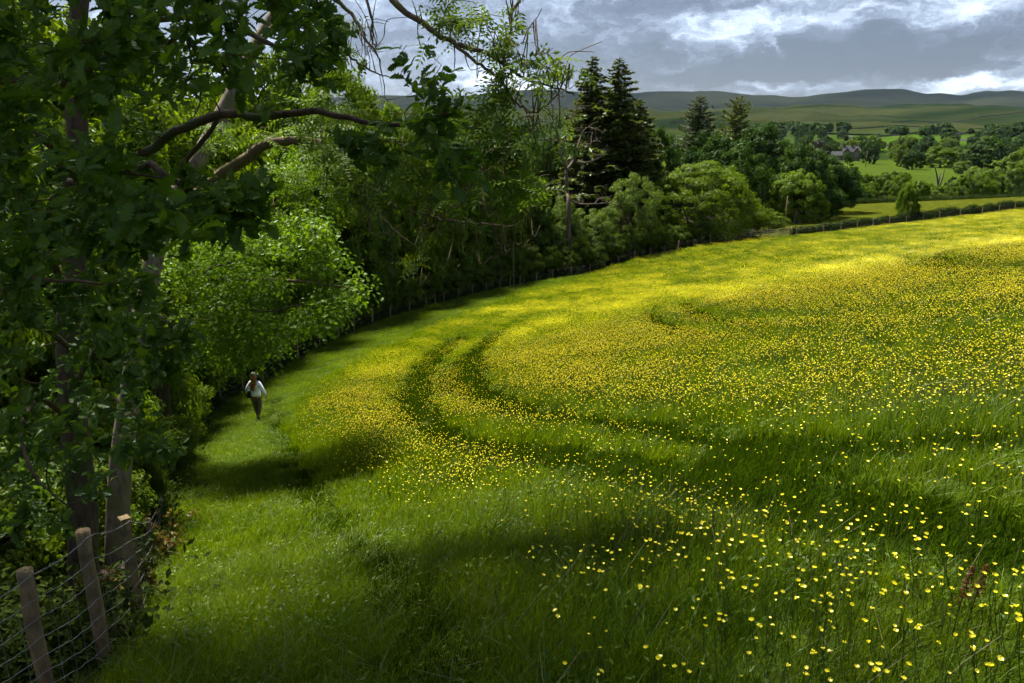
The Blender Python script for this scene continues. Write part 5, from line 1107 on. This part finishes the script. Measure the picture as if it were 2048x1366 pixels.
def flowers():
    rng = np.random.default_rng(31)
    def dens(x, y, z, dep):
        u = 1024 + F * x / dep; v = 683 - F * (y * SP + z * CP) / dep
        d = np.interp(dep, [2.5, 4, 6, 9, 13, 18, 26, 40, 70, 130], [95, 105, 120, 155, 200, 235, 260, 175, 105, 95])
        n = fbm(x / 2.2, y / 2.2, 120, 3); n2 = fbm(x / 7., y / 7., 130, 3)
        d = d * np.clip(1 + 2.2 * n + 1.6 * n2, .10, 3.0)
        d *= 1 - .96 * np.exp(-(rutdist(x, y) / 1.15) ** 2)
        e = _poly_dist(x, y, FLOWER_EDGE); d *= sst(0, 1, e / (1.2 + dep * .05)) * .9 + .1
        hd = _poly_dist(x, y, HEDGE); d *= sst(1, 6, hd) * .85 + .15
        fd = _poly_dist(x, y, FENCE[-8:]); d *= sst(.5, 4, fd) * .5 + .5
        d *= 1 - .75 * np.exp(-((u - 1560) / 330.) ** 2 - ((v - 925) / 42.) ** 2)
        d *= 1 - .5 * np.exp(-((u - 1900) / 260.) ** 2 - ((v - 985) / 40.) ** 2)
        return d
    # close flowers, one by one
    n = 60000; x = rng.uniform(-3, 11, n); y = rng.uniform(1.5, 13.5, n); A = 14 * 12; z = zt(x, y); ok, dep = frustum(x, y, 1.06, z); ok &= inside(x, y, FLOWER_POLY) & (dep > 2.3) & (dep < 12)
    ok &= rng.random(n) < dens(x, y, z, np.maximum(dep, 1)) / (n / A); x, y, z, dep = x[ok], y[ok], z[ok], dep[ok]
    h = rng.uniform(.26, .48, len(x)); rot = np.c_[rng.normal(size=len(x)) * .16, rng.normal(size=len(x)) * .16, rng.uniform(0, 6.28, len(x))]
    zz = z + h; dd = y * CP - zz * SP; u = 1024 + F * x / dd; v = 683 - F * (y * SP + zz * CP) / dd; vis = (u > 6) & (u < 2042) & (v > 6) & (v < 1360)
    order = np.argsort(np.where(vis, dd, 1e3))[:300]
    sv = smooth_path([(0, 0, -.02), (.02, .01, .33), (-.015, .01, .68), (0, 0, 1.0)], 3)
    stems, heads, both = [], [], []
    for q in range(4):
        mb = MB(); P = sv.copy(); P[:, 0] *= (1, -1.4, .6, 2)[q]; P[:, :2] *= .6; mb.tube(P, np.linspace(.0024, .0014, len(P)), 4, False)
        if q % 2: mb.tube(smooth_path([P[5], P[5] + [.03, .01, .08], P[5] + [.04, .02, .2]], 2), .0012, 3, False)
        stems.append(mb.build('buttercup_stem', M_STEM))
        V, T = head_geo((.0100, .0112, .0092, .0106)[q], (.75, .6, .95, .8)[q]); heads.append(mesh('buttercup_flower', V, [T], [M_PETAL], np.clip(rng.random(len(V)) * .4 + (.2, .6, .4, .5)[q], 0, 1)))
    for i in order:
        q = int(rng.integers(0, 4)); r = ob('buttercup', stems[q], loc=(x[i], y[i], z[i]), label='glossy yellow buttercup on a thin stem among the near grass', cat='flower', group='buttercups close to the camera'); r.rotation_euler = tuple(rot[i]); r.scale = (1, 1, h[i])
        c = ob('flower_head', heads[q], r); c.location = (0, 0, 1.0); fs = rng.uniform(.62, 1.2); c.scale = (fs, fs, fs / h[i]); c.rotation_euler = (rng.normal() * .42, rng.normal() * .42, 0)
    k = np.ones(len(x), bool); k[order] = False
    # patches for the rest
    def patch(seed, nf, R, r, stem, simple):
        g = np.random.default_rng(seed); mb = MB(); hm, ht = [], []
        for i in range(nf):
            a = g.uniform(0, 6.28); rr = R * math.sqrt(g.random()); hh = g.uniform(.26, .46); b = np.array([rr * math.cos(a), rr * math.sin(a), 0])
            if simple:
                th = g.uniform(0, 6.28); s = r * g.uniform(.8, 1.2); V = np.array([(-s, -s * .6, .35 * s), (s * .6, -s, .35 * s), (s, s * .6, .45 * s), (-s * .6, s, .45 * s), (0, 0, -.45 * s)]); T = np.array([(0, 1, 4), (1, 2, 4), (2, 3, 4), (3, 0, 4)])
                Rz = np.array([[math.cos(th), -math.sin(th), 0], [math.sin(th), math.cos(th), 0], [0, 0, 1]]); V = V @ Rz.T
            else:
                V, T = head_geo(r * g.uniform(.6, 1.2), g.uniform(.4, 1.1)); e = Euler((g.normal() * .45, g.normal() * .45, g.uniform(0, 6))).to_matrix(); V = V @ np.array(e).T
            mb.add(V + b + [0, 0, hh], None, T, np.clip(g.random() * .5 + g.random(len(V)) * .5, 0, 1))
            if stem: st = mb.n; hm.append(b); ht.append(hh)
        me_v = np.vstack(mb.V); me_t = np.vstack(mb.T); tone = np.concatenate(mb.tone); fm = np.zeros(len(me_t), int)
        if stem:
            m2 = MB()
            for b, hh in zip(hm, ht): m2.tube(np.array([b, b + [.01, 0, hh * .5], b + [0, 0, hh]]), .0016, 3, False)
            q = np.vstack(m2.Q); v2 = np.vstack(m2.V); t2 = np.vstack([q[:, [0, 1, 2]], q[:, [0, 2, 3]]]) + len(me_v); me_v = np.vstack([me_v, v2]); me_t = np.vstack([me_t, t2]); tone = np.r_[tone, np.full(len(v2), .5)]; fm = np.r_[fm, np.ones(len(t2), int)]
        return mesh('buttercup_patch', me_v, [me_t], [M_PETAL, M_STEM], tone, fm)
    one = [patch(s, 1, 0, .0102, True, False) for s in range(3)]; mid = [patch(10 + s, 9, .45, .0102, True, False) for s in range(5)]; far = [patch(20 + s, 100, .85, .0090, False, True) for s in range(5)]
    Pp = [np.c_[x, y, z][k]]; R_ = [rot[k]]; S_ = [np.c_[np.ones(k.sum()), np.ones(k.sum()), h[k] / .37]]; I_ = [rng.integers(0, 3, k.sum())]
    def sc(n, x0, x1, y0, y1, d0, d1, base, cnt, per):
        x = rng.uniform(x0, x1, n); y = rng.uniform(y0, y1, n); z = zt(x, y); ok, dep = frustum(x, y, 1.06, z); cut = dep * rng.uniform(.82, 1.18, n); ok &= inside(x, y, FLOWER_POLY) & (cut >= d0) & (cut < d1)
        ok &= rng.random(n) < dens(x, y, z, np.maximum(dep, 1)) / per / (n / ((x1 - x0) * (y1 - y0))); x, y, z = x[ok], y[ok], z[ok]; m = len(x); Pp.append(np.c_[x, y, z]); R_.append(np.c_[np.zeros(m), np.zeros(m), rng.uniform(0, 6.28, m)]); s = rng.uniform(.9, 1.1, m); S_.append(np.c_[s, s, rng.uniform(.85, 1.15, m)]); I_.append(base + rng.integers(0, cnt, m))
    sc(120000, -14, 32, 8, 46, 11.5, 34, 3, 5, 9); sc(160000, -14, 100, 24, 140, 34, 190, 8, 5, 100)
    print('flower instances', [len(p) for p in Pp])
    instancer('buttercup_mass', np.vstack(Pp), np.vstack(R_), np.vstack(S_), np.concatenate(I_), one + mid + far, 'yellow haze of countless buttercups spread over the sloping meadow')
flowers()
def docks():
    rng = np.random.default_rng(12)
    for (u, v) in ((1900, 1225), (1928, 1215)):
        b = hit(u, v + 70); b[2] = float(zt(b[0], b[1])); h = rng.uniform(.38, .48); r = ob('dock_plant', None, loc=b, label='rust-red dock seed spike standing above the meadow grass', cat='plant', group='dock seed spikes'); mb = MB(); P = smooth_path([(0, 0, 0), (.01, 0, h * .5), (.04, 0, h)], 4); mb.tube(P, np.linspace(.004, .002, len(P)), 4); ob('stem', mb.build('stem', M_DOCK), r)
        n = 220; t = rng.uniform(.62, 1., n); C = np.stack([np.interp(t * (len(P) - 1), np.arange(len(P)), P[:, k]) for k in range(3)], -1) + rng.normal(size=(n, 3)) * np.c_[.016 * (1.15 - t) * 2, .016 * (1.15 - t) * 2, np.full(n, .01)]
        V, Q, T = leaf_quads(C, rng.normal(size=(n, 3)), .012, .010, rng, rng.random(n)); ob('seed_spike', mesh('seed_spike', V, [Q], [M_DOCK], T), r)
docks()

# ------------------------------------------------------------------ haze
def haze():
    m, t, out = newmat('haze'); v = tn(t, 'ShaderNodeVolumePrincipled', {'Color': (.60, .76, 1.0, 1), 'Density': 1.2e-5, 'Anisotropy': .2}); t.links.new(v.outputs[0], out.inputs['Volume'])
    mb = MB(); mb.box((0, 0, 165), (18400, 18400, 530)); o = ob('haze', mb.build('haze', m), label='thin bluish summer haze over the valley and hills', kind='stuff')
haze()
